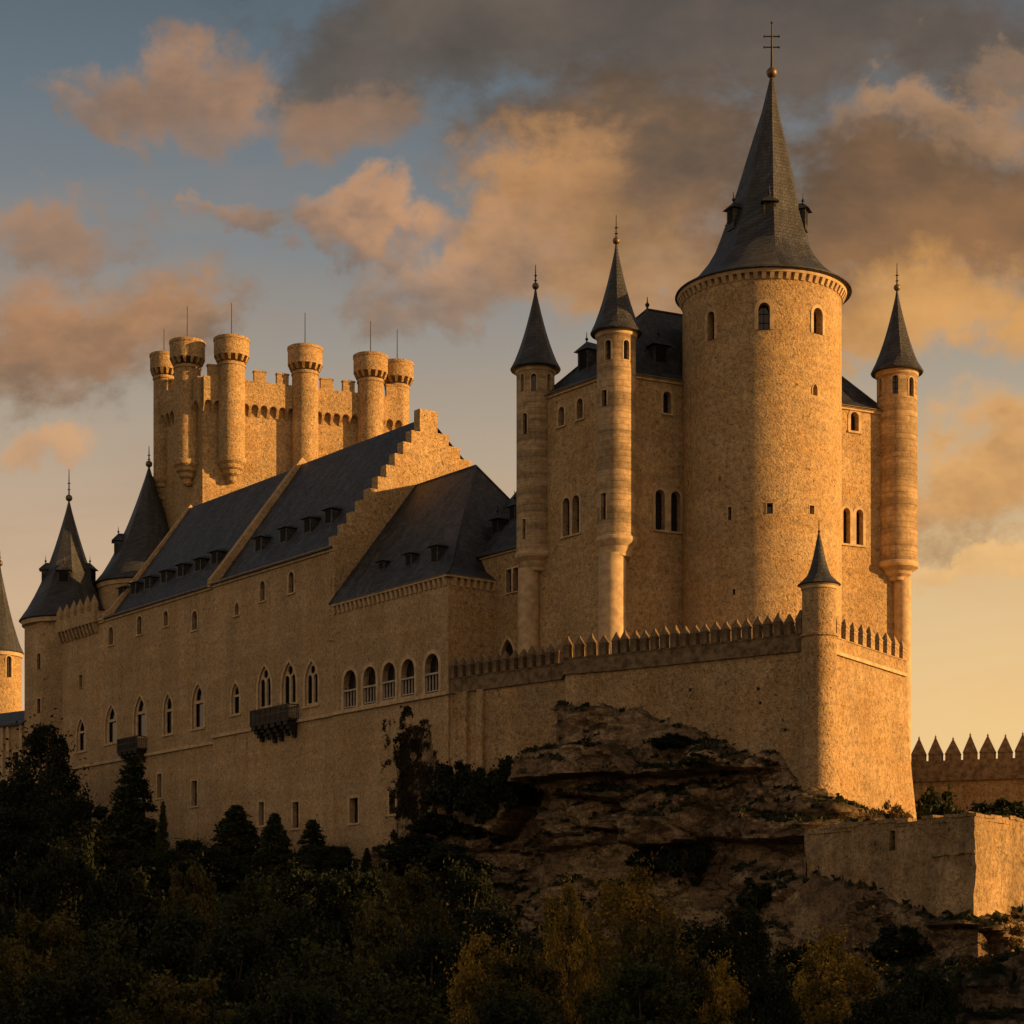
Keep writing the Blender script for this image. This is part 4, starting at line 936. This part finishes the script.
# old bastion in the foreground right
Q0, Q1, Q2, Q3, Q4 = G(806, 142.6), G(975, 128), Vector((42, 143.9)), Vector((47, 172)), Vector((27, 172))
bas = thing('bastion', (*((Q0+Q1)/2), 0), 'old plain bastion wall with one slit window and a sunlit right flank', 'castle wall')
ZQ = 9.85
class Rough(Plane):          # a weathered face: shared displacement so that neighbouring faces stay joined at the corner
    def pt(s, u, v, o=0.0):
        q = Plane.pt(s, u, v, o)
        w = Vector((noise.noise(q*.55), noise.noise(q*.55+Vector((9, 3, 1))), 0))*.22 + Vector((noise.noise(q*1.7), noise.noise(q*1.7+Vector((5, 8, 2))), 0))*.11
        ww = 1.0 if v < ZQ-.3 else .7
        return q+w*ww+Vector((0, 0, .12*noise.noise(q*.9)))
f1, f2 = Rough(Q0, Q1), Rough(Q1, Q2)
def ztop(pl, u):
    q = Plane.pt(pl, u, 0); return ZQ+.18*noise.noise(Vector((q.x*.35, q.y*.35, 1)))+.10*noise.noise(Vector((q.x*1.4, q.y*1.4, 4)))
def rough_wall(pl, holes=()):
    n = int(pl.L/.4); w = Wall(pl, bas, 'oldwall', .6)
    for h in holes: w.win(*h, 0.0, bars=False, name='slit_window')
    out = [(0, -4), (pl.L, -4)]+[(pl.L*(1-k/n), ztop(pl, pl.L*(1-k/n))) for k in range(n+1)]
    st = [(pl.L*i/n, -4+(ZQ+3.6)*j/36) for i in range(n+1) for j in range(37)]
    st = [p for p in st if not any(inside(p, q) for q in w.holes)]
    return w.build(out, 'wall', st, 50)
rough_wall(f1, [('rect', 892, 830.5, 851, 5.2)]); rough_wall(f2)
m = M()
for a, b in ((Q2, Q3), (Q3, Q4), (Q4, Q0)): plain_wall(m, Plane(a, b), -4, ZQ)
m.face([(p.x, p.y, ZQ-.35) for p in (Q0, Q1, Q2, Q3, Q4)]); m.build('back_wall', 'oldwall', bas)
for pl in (f1, f2):
    m = M(); u = .02
    while u < pl.L-.5:
        w = random.uniform(.7, 1.5); e = min(u+w, pl.L-.02)
        if random.random() > .12: m.pbox(pl, u+.015, e-.015, min(ztop(pl, u), ztop(pl, e))-.06, (ztop(pl, u)+ztop(pl, e))/2+random.uniform(.10, .2), -.75, random.uniform(.05, .11))
        u = e
    m.build('coping', 'oldwall', bas)
m = M(); ub = f1.uv(930, 0)[0]; zz = f1.uv(940, 853)[1]
for k in range(6): m.pbox(f1, ub+(f1.L-ub)*k/6+.02, ub+(f1.L-ub)*(k+1)/6-.02, zz-.14+random.uniform(-.04, .04), zz+.05, -.05, .10+random.uniform(0, .06))
m.build('offset_course', 'oldwall', bas)
#LAND
# ------------------------------------------------------------------ land
def ss(a, b, x):
    t = min(max((x-a)/(b-a), 0), 1); return t*t*(3-2*t)
FRONT = [B0+PF.d*-60, B0, A0, P1, P2, P3, P4, P5+Vector((30, 0))]
def dist_front(x, y):
    best = 1e9; sg = 1
    p = Vector((x, y))
    for a, b in zip(FRONT[:-1], FRONT[1:]):
        d = b-a; t = min(max((p-a).dot(d)/d.length_squared, 0), 1); q = a+d*t; l = (p-q).length
        if l < best: best = l; n = Vector((d.y, -d.x)); sg = 1 if (p-q).dot(n) >= 0 else -1
    return best*sg
def land_z(x, y, fine=True):
    d = dist_front(x, y)
    amp = 15.5-9.5*ss(-14, 12, x)
    z = -7+amp*(1-ss(-2, 62, d)) if d > 0 else -7+amp
    if d < 0: z += 3.0*ss(0, 30, -d)
    h = 37*max(0.0, 1-abs(x-59)/27)**.9*(1-ss(108, 120, y))       # unseen steep spur off to the right, added to shade the lower trees
    z = max(z, -7+h)
    z += 1.2*noise.fractal(Vector((x*.05, y*.05, 0)), 1.0, 2.0, 4)
    return z
m = M(); xs = np.linspace(-150, 120, 136); ys = np.linspace(20, 300, 141)
vs = [(x, y, land_z(x, y)) for y in ys for x in xs]; nx = len(xs)
m.mesh(vs, [(j*nx+i, j*nx+i+1, (j+1)*nx+i+1, (j+1)*nx+i) for j in range(len(ys)-1) for i in range(nx-1)])
tag(m.build('hillside', 'soil', None, 60), kind='structure')
m = M(); ring_r = [(0, 0, -9.2)]
n = 48; m.mesh([(3500*math.cos(2*PI*k/n), 3500*math.sin(2*PI*k/n)+100, -9.2) for k in range(n)], [tuple(range(n))])
tag(m.build('ground', 'soil'), kind='structure')

# ------------------------------------------------------------------ cliff under the terrace
def W(px):
    for pl, a, b in ((PF, 0, 450), (w1, 450, 565), (w3, 565, 617), (w4, 617, 815)):
        if a <= px < b: u = pl.uv(px, 0)[0]; return pl.pt(u, 0, 0).xy
def interp(tab, x):
    if x <= tab[0][0]: return tab[0][1]
    for (a, va), (b, vb) in zip(tab[:-1], tab[1:]):
        if x <= b: return va+(vb-va)*(x-a)/(b-a)
    return tab[-1][1]
ROCKS = []
def cliff(name, pts, tops, prof, mat, zlo, zhi, amp=1.0, step=.25, seed=0.0, above=-.7, ends=False, flat=None):
    seg = [0]
    for a, b in zip(pts[:-1], pts[1:]): seg.append(seg[-1]+(b-a).length)
    L = seg[-1]; n = int(L/step)
    def at(s):
        s = min(max(s, 0), L-1e-4)
        for k in range(len(seg)-1):
            if s <= seg[k+1]: return pts[k]+(pts[k+1]-pts[k])*((s-seg[k])/(seg[k+1]-seg[k]))
    base = [at(L*i/n) for i in range(n+1)]
    nr = []
    for i in range(n+1):
        k = int(3.0/step); d = base[min(n, i+k)]-base[max(0, i-k)]; d.normalize(); nr.append(Vector((d.y, -d.x)))
    nz = int((zhi-zlo)/.2); m = M(); vs = []; keepv = []
    for j in range(nz+1):
        z = zlo+(zhi-zlo)*j/nz
        for i in range(n+1):
            p = base[i]; s = L*i/n
            zt = interp(tops, s)+.9*noise.fractal(Vector((s*.35, seed, 3)), .8, 2, 4)
            q = Vector((p.x*.6+seed, p.y*.6, z*1.05))
            zz = z+.9*noise.noise(Vector((s*.10, seed, 7)))+.05*(s-L*.5)*.3
            off = interp(prof, zz)
            w1_ = noise.fractal(Vector((s*.13+seed, z*.2, 1)), .8, 2, 3)
            cell = noise.noise(Vector((s*.33+seed, z*.55, 9)))
            blocky = math.floor((z+.35*noise.noise(Vector((s*.5, z*.3, seed))))/.75)
            led = (noise.noise(Vector((blocky*3.7, s*.22+seed, 2))))*.14
            off += amp*(1.5*w1_+.6*cell+led+.45*(1-2*abs(noise.noise(Vector((s*.22+5*seed, z*.28+s*.05, 4)))))+.40*noise.turbulence(q, 4, False)+.12*noise.noise(q*5))
            vp = Vector((s*.17+.5*noise.noise(Vector((s*.3, z*.3, seed)))+seed, z*.30+.03*s, .5)); dd, pp_ = noise.voronoi(vp)
            vq = Vector((s*.62+.4*noise.noise(Vector((s*.8, z*.8, seed))), z*1.25, 2.5+seed)); de, pq_ = noise.voronoi(vq)
            off += amp*(1.7*noise.cell(pp_[0]*7.3+Vector((1, 1, 1)))-.85+.22*noise.cell(pq_[0]*9.1))
            off -= amp*(.75*ss(.10, 0, dd[1]-dd[0])+.16*ss(.10, 0, de[1]-de[0]))
            k = ss(-.15, .9, zt-z); fe = ss(0, 4, min(s, L-s)) if ends else 1.0; keepv.append(z < zt+.8)
            off = above+(max(off, .4)+.10*(zt-z)-above)*k if z < zt+.3 else above
            off = above+(off-above)*fe
            if flat and (p-flat[0]).dot(PF.d) > 0 > (p-flat[1]).dot(PF.d) and z > 8: off = min(off, .18+.3*abs(noise.noise(q)))
            v = p+nr[i]*off; vs.append((v.x, v.y, z+.10*noise.noise(q*2.2)))
    m.mesh(vs, [(j*(n+1)+i, j*(n+1)+i+1, (j+1)*(n+1)+i+1, (j+1)*(n+1)+i) for j in range(nz) for i in range(n) if keepv[j*(n+1)+i] and keepv[j*(n+1)+i+1]])
    o = tag(m.build(name, mat, None, 28), kind='structure'); ROCKS.append(o); return o
cpx = [372, 396, 402, 408, 430, 440, 449, 475, 500, 520, 545, 563]; pts = [W(p) for p in cpx]+[P1b+Vector((-.2, 0)), P2, W(660), W(700), W(740), W(780), W(804)]
ptop = [(372, 850), (398, 842), (401, 745), (406, 722), (430, 722), (440, 765), (449, 800), (475, 793), (500, 780), (520, 768), (545, 752), (552, 704), (563, 702), (566, 700), (617, 697), (628, 716), (660, 715), (700, 722), (725, 752), (740, 750), (775, 752), (790, 762), (804, 777), (820, 790)]
pts += [P3+Vector((-.9, -1.1)), P3+Vector((.5, -1.55)), P3+Vector((1.7, -.4)), w5.pt(4, 0, .9).xy, w5.pt(10, 0, .9).xy, w5.pt(w5.L+1, 0, .6).xy, Vector((36, 176)), Vector((40, 185))]
tops = []; s = 0
for k, p in enumerate(pts):
    if k: s += (p-pts[k-1]).length
    px = CX+F*p.x/p.y
    if k <= 20: tops.append((s, Z(interp(ptop, px), p.y)))
    else: tops.append((s, [13.2, 12.0, 11.4, 11.6, 12.6, 13.5][min(k-21, 5)]))
PROF = [(-8, 9), (-3, 6), (1, 3.4), (4, 2.4), (6.2, 1.6), (6.6, .5), (9.0, .3), (9.3, .6), (9.5, 2.9), (11.5, 3.2), (13.5, 2.7), (14.2, 1.0), (14.8, .8), (15.0, 3.0), (17.2, 2.5), (17.8, 1.2), (20.5, .9), (24, .6)]
cliff('cliff', pts, tops, PROF, 'rock', -9, 23, 1.0, .22, 0.0, flat=(W(395), W(445)))
pts2 = [G(740, 150), G(790, 145.0), G(806, 142.4), G(850, 138.6), G(890, 135.1), G(935, 131.2), G(976, 127.8), G(996, 130.2), G(1024, 133.8), Vector((42, 144)), Vector((52, 156))]
tops2 = []; s = 0
for k, p in enumerate(pts2):
    if k: s += (p-pts2[k-1]).length
    px = CX+F*p.x/p.y
    tops2.append((s, Z(interp([(740, 860), (790, 868), (806, 876), (815, 884), (835, 868), (870, 876), (900, 898), (935, 908), (976, 914), (1024, 905), (1100, 895)], px), p.y)))
PROF2 = [(-10, 12), (-6, 8), (-3, 5.2), (-.5, 3.0), (.8, 1.4), (1.6, .9), (2.6, 1.5), (4.2, 1.3), (7, .8)]
cliff('rock_outcrop', pts2, tops2, PROF2, 'rock', -10, 8, .55, .22, 31.0)
pts3 = [G(915, 104), G(945, 98), G(985, 93), G(1030, 92), G(1090, 96), G(1150, 108)]
cliff('boulder_slope', pts3, [(0, -3.5), (4, -.8), (9, .25), (14, .35), (22, -2)], [(-12, 5), (-5, 3.2), (-2, 1.8), (0, .6), (2, .2)], 'rock_dark', -11, 1.0, .8, .15, 77.0, above=-3, ends=True)

# ------------------------------------------------------------------ vegetation
def leaf_mesh(name, pts, size, mat, up=0.35):
    n = len(pts); nv = rng.normal(size=(n, 3)); nv[:, 2] += up; nv /= np.linalg.norm(nv, axis=1)[:, None]
    t = rng.normal(size=(n, 3)); a = np.cross(nv, t); a /= np.linalg.norm(a, axis=1)[:, None]; b = np.cross(nv, a)
    sz = size*rng.uniform(.6, 1.35, n)[:, None]; a *= sz*.5; b *= sz*.85
    v = np.stack([pts-b, pts+a*.9-b*.1, pts+b, pts-a*.9-b*.1], 1).reshape(-1, 3)
    me = bpy.data.meshes.new(name); me.vertices.add(4*n); me.vertices.foreach_set('co', v.ravel())
    me.loops.add(4*n); me.loops.foreach_set('vertex_index', np.arange(4*n, dtype=np.int32))
    me.polygons.add(n); me.polygons.foreach_set('loop_start', np.arange(0, 4*n, 4, dtype=np.int32)); me.polygons.foreach_set('loop_total', np.full(n, 4, dtype=np.int32))
    me.update(); me.materials.append(MAT[mat]); return me
def crown_points(n, h, r, z0=.18, clumps=70, cs=.13, shape='egg'):
    cz = []; 
    while len(cz) < clumps:
        f = rng.uniform(0, 1)
        if shape == 'egg': pr = math.sin(PI*min(1, f*.93+.07))**.6*(1-.25*f)
        elif shape == 'spread': pr = (.35+.65*math.sin(PI*f))
        else: pr = (1-f)**.75*.98+.02
        if rng.uniform() > pr+.15: continue
        a = rng.uniform(0, 2*PI); q = pr*r*math.sqrt(rng.uniform(.25, 1))*rng.uniform(.8, 1.12)
        cz.append((q*math.cos(a), q*math.sin(a), h*(z0+(1-z0)*f*.96), pr))
    cz = np.array(cz); k = rng.integers(0, clumps, n); s = cs*h*(.45+.55*cz[k, 3])
    d = rng.normal(size=(n, 3)); d /= np.linalg.norm(d, axis=1)[:, None]
    q = cz[k, :3]+d*(s*rng.uniform(.35, 1.05, n)**.6)[:, None]*np.array([1, 1, .8])
    sp = rng.uniform(size=n) < .15                       # loose sprays reaching out of the clumps
    out = q[:, :2]/(np.linalg.norm(q[:, :2], axis=1)[:, None]+1e-6); L = rng.gamma(1.5, .034*h, n)
    q[sp, :2] += (out*L[:, None])[sp]*.55; q[sp, 2] += L[sp]*.8
    return q, cz
def conifer_points(n, h, r, z0=.08):
    nb = 150; f = np.sort(rng.uniform(0, 1, nb)); a = rng.uniform(0, 2*PI, nb)
    L = r*((1-f)**.8)*rng.uniform(.72, 1.15, nb)+.12
    k = rng.choice(nb, n, p=L/L.sum()); t = rng.uniform(.05, 1, n)
    rad = L[k]*t; w = .22*L[k]*(1.1-t)+.12
    x = rad*np.cos(a[k])+rng.normal(size=n)*w; y = rad*np.sin(a[k])+rng.normal(size=n)*w
    z = h*(z0+(1-z0)*f[k])+L[k]*.30*np.sin(t*2.2)-.25*rad*t+rng.normal(size=n)*.14
    return np.stack([x, y, np.minimum(z, h)], 1), None
def trunk_mesh(name, h, r, cz=None, lim=12):
    m = M(); p = Vector((0, 0, -.6)); 
    for k in range(6):
        q = Vector((rng.normal()*.12, rng.normal()*.12, h*.85*(k+1)/6)); m.tube(p, q, r*(1-k/6.3), r*(1-(k+1)/6.3), 8); p = q
    if cz is not None:
        for c in cz[:lim]:
            s = Vector((0, 0, min(c[2]*.6, h*.6))); e = Vector(c[:3]); mid = (s+e)/2+Vector((0, 0, .3))
            m.tube(s, mid, r*.38, r*.24, 6); m.tube(mid, e, r*.24, r*.06, 6)
    return m.data(name, 'bark')
PROTO = {}
def proto(key, kind, h, r, n, size, mat, **k):
    if kind == 'conifer': q, cz = conifer_points(n, h, r)
    else: q, cz = crown_points(n, h, r, shape=kind, **k)
    PROTO[key] = (leaf_mesh('crown', q, size, mat), trunk_mesh('trunk', h, .035*h if kind != 'conifer' else .022*h, cz), h, r)
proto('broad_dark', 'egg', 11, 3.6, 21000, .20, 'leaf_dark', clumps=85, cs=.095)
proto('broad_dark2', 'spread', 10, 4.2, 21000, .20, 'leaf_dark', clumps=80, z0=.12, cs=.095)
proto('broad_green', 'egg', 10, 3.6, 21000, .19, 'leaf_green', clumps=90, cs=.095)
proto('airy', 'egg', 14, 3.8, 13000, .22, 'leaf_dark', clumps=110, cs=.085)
proto('olive', 'spread', 9, 3.8, 21000, .17, 'leaf_olive', clumps=90, z0=.10, cs=.095)
proto('olive2', 'egg', 9, 3.4, 20000, .20, 'leaf_olive', clumps=90, z0=.10, cs=.11)
proto('gold', 'egg', 12, 3.6, 26000, .125, 'leaf_gold', clumps=150, z0=.04, cs=.080)
proto('gold2', 'egg', 10, 3.6, 26000, .125, 'leaf_gold', clumps=130, z0=.04, cs=.085)
proto('conifer', 'conifer', 11, 2.4, 17000, .20, 'leaf_green')
proto('conifer2', 'conifer', 10, 3.2, 16000, .25, 'leaf_green')
proto('shrub', 'spread', 3, 1.9, 5000, .17, 'leaf_green', clumps=45, z0=.0, cs=.16)
proto('shrub_dark', 'spread', 3, 1.9, 5000, .18, 'leaf_dark', clumps=45, z0=.0, cs=.16)
proto('shrub_dry', 'spread', 2.2, 1.6, 4000, .13, 'dry', clumps=45, z0=.0, cs=.15)
def plant(name, key, px, top, D, wpx, label, cat='tree', group=None, base=None):
    cm, tm, h, r = PROTO[key]; g = G(px, D); zb = land_z(g.x, g.y)-.2 if base is None else base
    H = max(Z(top, D)-zb, 1.0); t = thing(name, (g.x, g.y, zb), label, cat, group)
    sx = wpx*D/2000/(2*r)*1.0
    t.scale = (sx, sx, H/h); t.rotation_euler = (0, 0, random.uniform(0, 6.28))
    for nm, me in (('trunk', tm), ('crown', cm)):
        o = bpy.data.objects.new(nm, me); COL.objects.link(o); o.parent = t
    return t
WOOD = 'trees of the dark wood below the palace'
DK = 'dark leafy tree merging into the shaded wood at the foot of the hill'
plant('broadleaf_tree', 'airy', 46, 722, 222, 88, 'tall airy dark tree in front of the octagonal tower at the left')
plant('conifer_tree', 'conifer', 134, 757, 204, 76, 'dark pointed conifer growing right under the small balcony')
plant('cypress_tree', 'conifer', 163, 802, 200, 20, 'thin dark cypress just right of the conifer under the small balcony')
plant('conifer_tree', 'conifer2', 236, 806, 192, 84, 'broad rounded green conifer below the lower slit windows of the palace')
plant('conifer_tree', 'conifer2', 275, 814, 187, 54, 'round-topped conifer second along the foot of the palace wall')
plant('conifer_tree', 'conifer', 312, 820, 183, 48, 'pointed conifer third along the foot of the palace wall')
plant('conifer_tree', 'conifer', 346, 847, 180, 30, 'small dark conifer in the gap left of the ivy patch')
plant('cypress_tree', 'conifer', 367, 848, 179, 18, 'smallest thin cypress tip beside the rock under the loggia')
plant('broadleaf_tree', 'broad_dark', 415, 834, 174, 80, 'dark bush-like tree under the ivy at the foot of the loggia wing')
plant('broadleaf_tree', 'olive2', 92, 826, 205, 90, 'dull olive tree between the tall airy tree and the balcony conifer')
plant('broadleaf_tree', 'gold', 632, 860, 96, 135, 'golden autumn tree with leaning pointed crown before the cliff')
plant('broadleaf_tree', 'gold2', 565, 878, 92, 84, 'thin yellowing tree just left of the golden pointed tree')
plant('broadleaf_tree', 'gold2', 832, 930, 88, 140, 'rounded golden-brown tree at the bottom below the bastion')
plant('broadleaf_tree', 'gold2', 722, 955, 84, 80, 'small golden bush-like tree between the two larger golden trees')
plant('broadleaf_tree', 'olive', 405, 872, 118, 96, 'yellow-olive tree left of the bare cliff foot')
plant('broadleaf_tree', 'olive2', 385, 912, 104, 92, 'olive-brown tree lower left of the cliff foot')
plant('broadleaf_tree', 'olive', 190, 868, 128, 76, 'dull yellow tree in the dark wood below the conifers')
plant('broadleaf_tree', 'broad_green', 262, 880, 128, 90, 'mid-green tree in the wood below the round-topped conifer')
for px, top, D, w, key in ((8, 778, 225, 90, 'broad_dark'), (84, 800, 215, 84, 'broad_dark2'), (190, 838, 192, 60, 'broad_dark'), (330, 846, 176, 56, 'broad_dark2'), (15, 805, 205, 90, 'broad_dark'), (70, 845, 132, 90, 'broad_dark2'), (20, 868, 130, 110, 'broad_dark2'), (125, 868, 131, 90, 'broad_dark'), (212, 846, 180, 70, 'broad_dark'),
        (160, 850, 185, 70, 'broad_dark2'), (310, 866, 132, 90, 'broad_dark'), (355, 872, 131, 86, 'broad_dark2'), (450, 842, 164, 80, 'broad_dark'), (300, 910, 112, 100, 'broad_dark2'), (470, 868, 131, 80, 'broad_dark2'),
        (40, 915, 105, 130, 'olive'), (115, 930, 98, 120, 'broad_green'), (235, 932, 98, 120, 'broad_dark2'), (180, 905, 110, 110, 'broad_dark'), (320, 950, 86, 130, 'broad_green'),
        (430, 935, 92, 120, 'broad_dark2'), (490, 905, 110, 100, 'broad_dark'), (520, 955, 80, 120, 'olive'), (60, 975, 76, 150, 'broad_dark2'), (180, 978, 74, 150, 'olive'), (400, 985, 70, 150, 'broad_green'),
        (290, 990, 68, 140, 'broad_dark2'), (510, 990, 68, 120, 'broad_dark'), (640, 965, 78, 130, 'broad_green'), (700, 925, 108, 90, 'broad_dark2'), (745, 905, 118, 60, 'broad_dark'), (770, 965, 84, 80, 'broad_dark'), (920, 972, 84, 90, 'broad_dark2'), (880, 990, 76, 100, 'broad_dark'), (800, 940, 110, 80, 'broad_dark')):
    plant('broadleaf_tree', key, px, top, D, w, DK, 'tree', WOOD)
plant('broadleaf_tree', 'gold2', 485, 930, 84, 110, 'dull golden tree at the bottom left of the two tall golden trees')
plant('broadleaf_tree', 'olive', 650, 925, 84, 120, 'olive tree at the bottom in front of the golden pointed tree')
# shrubs on the rock ledges and the wall foot
from mathutils.bvhtree import BVHTree
def tree_of(objs):
    v = []; f = []
    for o in objs:
        i = len(v); v += [tuple(q.co) for q in o.data.vertices]; f += [tuple(a+i for a in q.vertices) for q in o.data.polygons]
    return BVHTree.FromPolygons(v, f)
BV = tree_of(ROCKS)
def shrub(key, px, py, D, w, h, label, group=None, name='shrub'):
    if D is None:
        hit = BV.ray_cast(Vector((0, 0, 0)), Vector(((px-CX)/F, 1, (HZ-py)/F)))[0]
        if hit is None: return
        D = hit.y+.25
    plant(name, key, px, py-h, D, w, label, 'shrub', group, base=Z(py, D)-.25)
SG = 'shrubs on the cliff ledges'; SL = 'dark shrub rooted on the shaded cliff ledges'
for px, py, D, w, h, key in ((455, 806, None, 54, 44, 'shrub_dark'), (485, 818, None, 56, 50, 'shrub_dark'), (512, 806, None, 46, 50, 'shrub_dark'), (538, 782, None, 30, 30, 'shrub_dark'), (440, 834, None, 60, 22, 'shrub_dark'), (500, 840, None, 66, 36, 'shrub_dark'), (470, 835, None, 60, 36, 'shrub_dark'),
        (672, 748, None, 44, 14, 'shrub_dark'), (700, 764, None, 38, 12, 'shrub_dark'), (730, 772, None, 40, 13, 'shrub_dark'), 
        (690, 880, None, 60, 46, 'shrub_dark'), (650, 872, None, 44, 26, 'shrub_dark'), (760, 908, None, 46, 32, 'shrub_dark'), (900, 958, None, 60, 32, 'shrub_dark')):
    shrub(key, px, py, D, w, h, SL, SG)
def top_shrub(key, px, D, w, top, label, name='shrub'):      # stands on the flat top of the bastion
    plant(name, key, px, top, D, w, label, 'shrub', None, base=ZQ-.1)
top_shrub('shrub_dry', 858, 149, 34, 806, 'dry tuft at the left foot of the sunlit battered wall', 'dry_shrub'); top_shrub('shrub_dry', 890, 154, 46, 800, 'wide dry tuft at the middle foot of the sunlit battered wall', 'dry_shrub')
top_shrub('shrub', 935, 168, 56, 790, 'dull green shrub in the corner between sunlit wall and battery wall'); top_shrub('shrub_dark', 1000, 165, 80, 800, 'dark low shrub before the battery wall above the bastion')
shrub('shrub_dry', 1000, 948, None, 50, 34, 'dry golden tuft under the sunlit bastion flank', None, 'dry_shrub'); shrub('shrub_dry', 975, 968, None, 34, 12, 'dry golden grass tuft on top of the boulder slope', None, 'dry_shrub')
# ivy on the loggia wing
def ivy():
    n = 9000; out = []
    while len(out) < n:
        px = rng.uniform(376, 450); py = rng.uniform(706, 842)
        ex = (px-(411+.06*(py-770)))/(26 if px > 411 else 24); ey = (py-785)/78
        f = .9-(abs(ex)**1.6+abs(ey)**2.2)
        if f*1.3+1.7*noise.fractal(Vector((px*.09, py*.06, 2)), .8, 2, 4) < rng.uniform(.05, .95): continue
        u, v = PC.uv(px, py); p = PC.pt(u, v, rng.uniform(.01, .07))
        hit = BV.ray_cast(Vector((0, 0, 0)), p)[0]
        if hit is not None and hit.length < p.length: p = hit*(1-rng.uniform(.0001, .0004))
        out.append(tuple(p))
    return np.array(out)
q = ivy(); c = PC.pt(PC.uv(408, 800)[0], Z(838, 183), .2); q -= np.array(c)
t = thing('ivy', c, 'dark ivy patch climbing the wall under the loggia arches', 'ivy')
o = bpy.data.objects.new('foliage', leaf_mesh('foliage', q, .17, 'ivy', 0)); COL.objects.link(o); o.parent = t
m = M(); BASE[t] = Vector(c)
for k in range(7):
    u = PC.uv(398+k*4, 800)[0]; a = PC.pt(u, Z(845, 183), .03); b = PC.pt(u+rng.normal()*.3, Z(780, 182), .03); e = PC.pt(u+rng.normal()*.5, Z(745, 182), .02); m.tube(a, b, .05, .04, 5); m.tube(b, e, .04, .015, 5)
m.build('stem', 'bark', t)
# low growth over the slope
n = 70000; xs_ = rng.uniform(-75, 85, n*2); ys_ = rng.uniform(60, 200, n*2); pts_ = []
for x, y in zip(xs_, ys_):
    if len(pts_) >= n: break
    if (abs(x/y) < .30 or x > 30) and dist_front(x, y) > .5: pts_.append((x, y, land_z(x, y)+abs(rng.normal())*.35))
for o_ in ROCKS:
    for f in o_.data.polygons:
        if f.normal.z > .72+.6*abs(noise.noise(f.center*.35)):
            for _ in range(2): pts_.append(tuple(f.center+Vector((random.uniform(-.15, .15), random.uniform(-.15, .15), random.uniform(0, .22)))))
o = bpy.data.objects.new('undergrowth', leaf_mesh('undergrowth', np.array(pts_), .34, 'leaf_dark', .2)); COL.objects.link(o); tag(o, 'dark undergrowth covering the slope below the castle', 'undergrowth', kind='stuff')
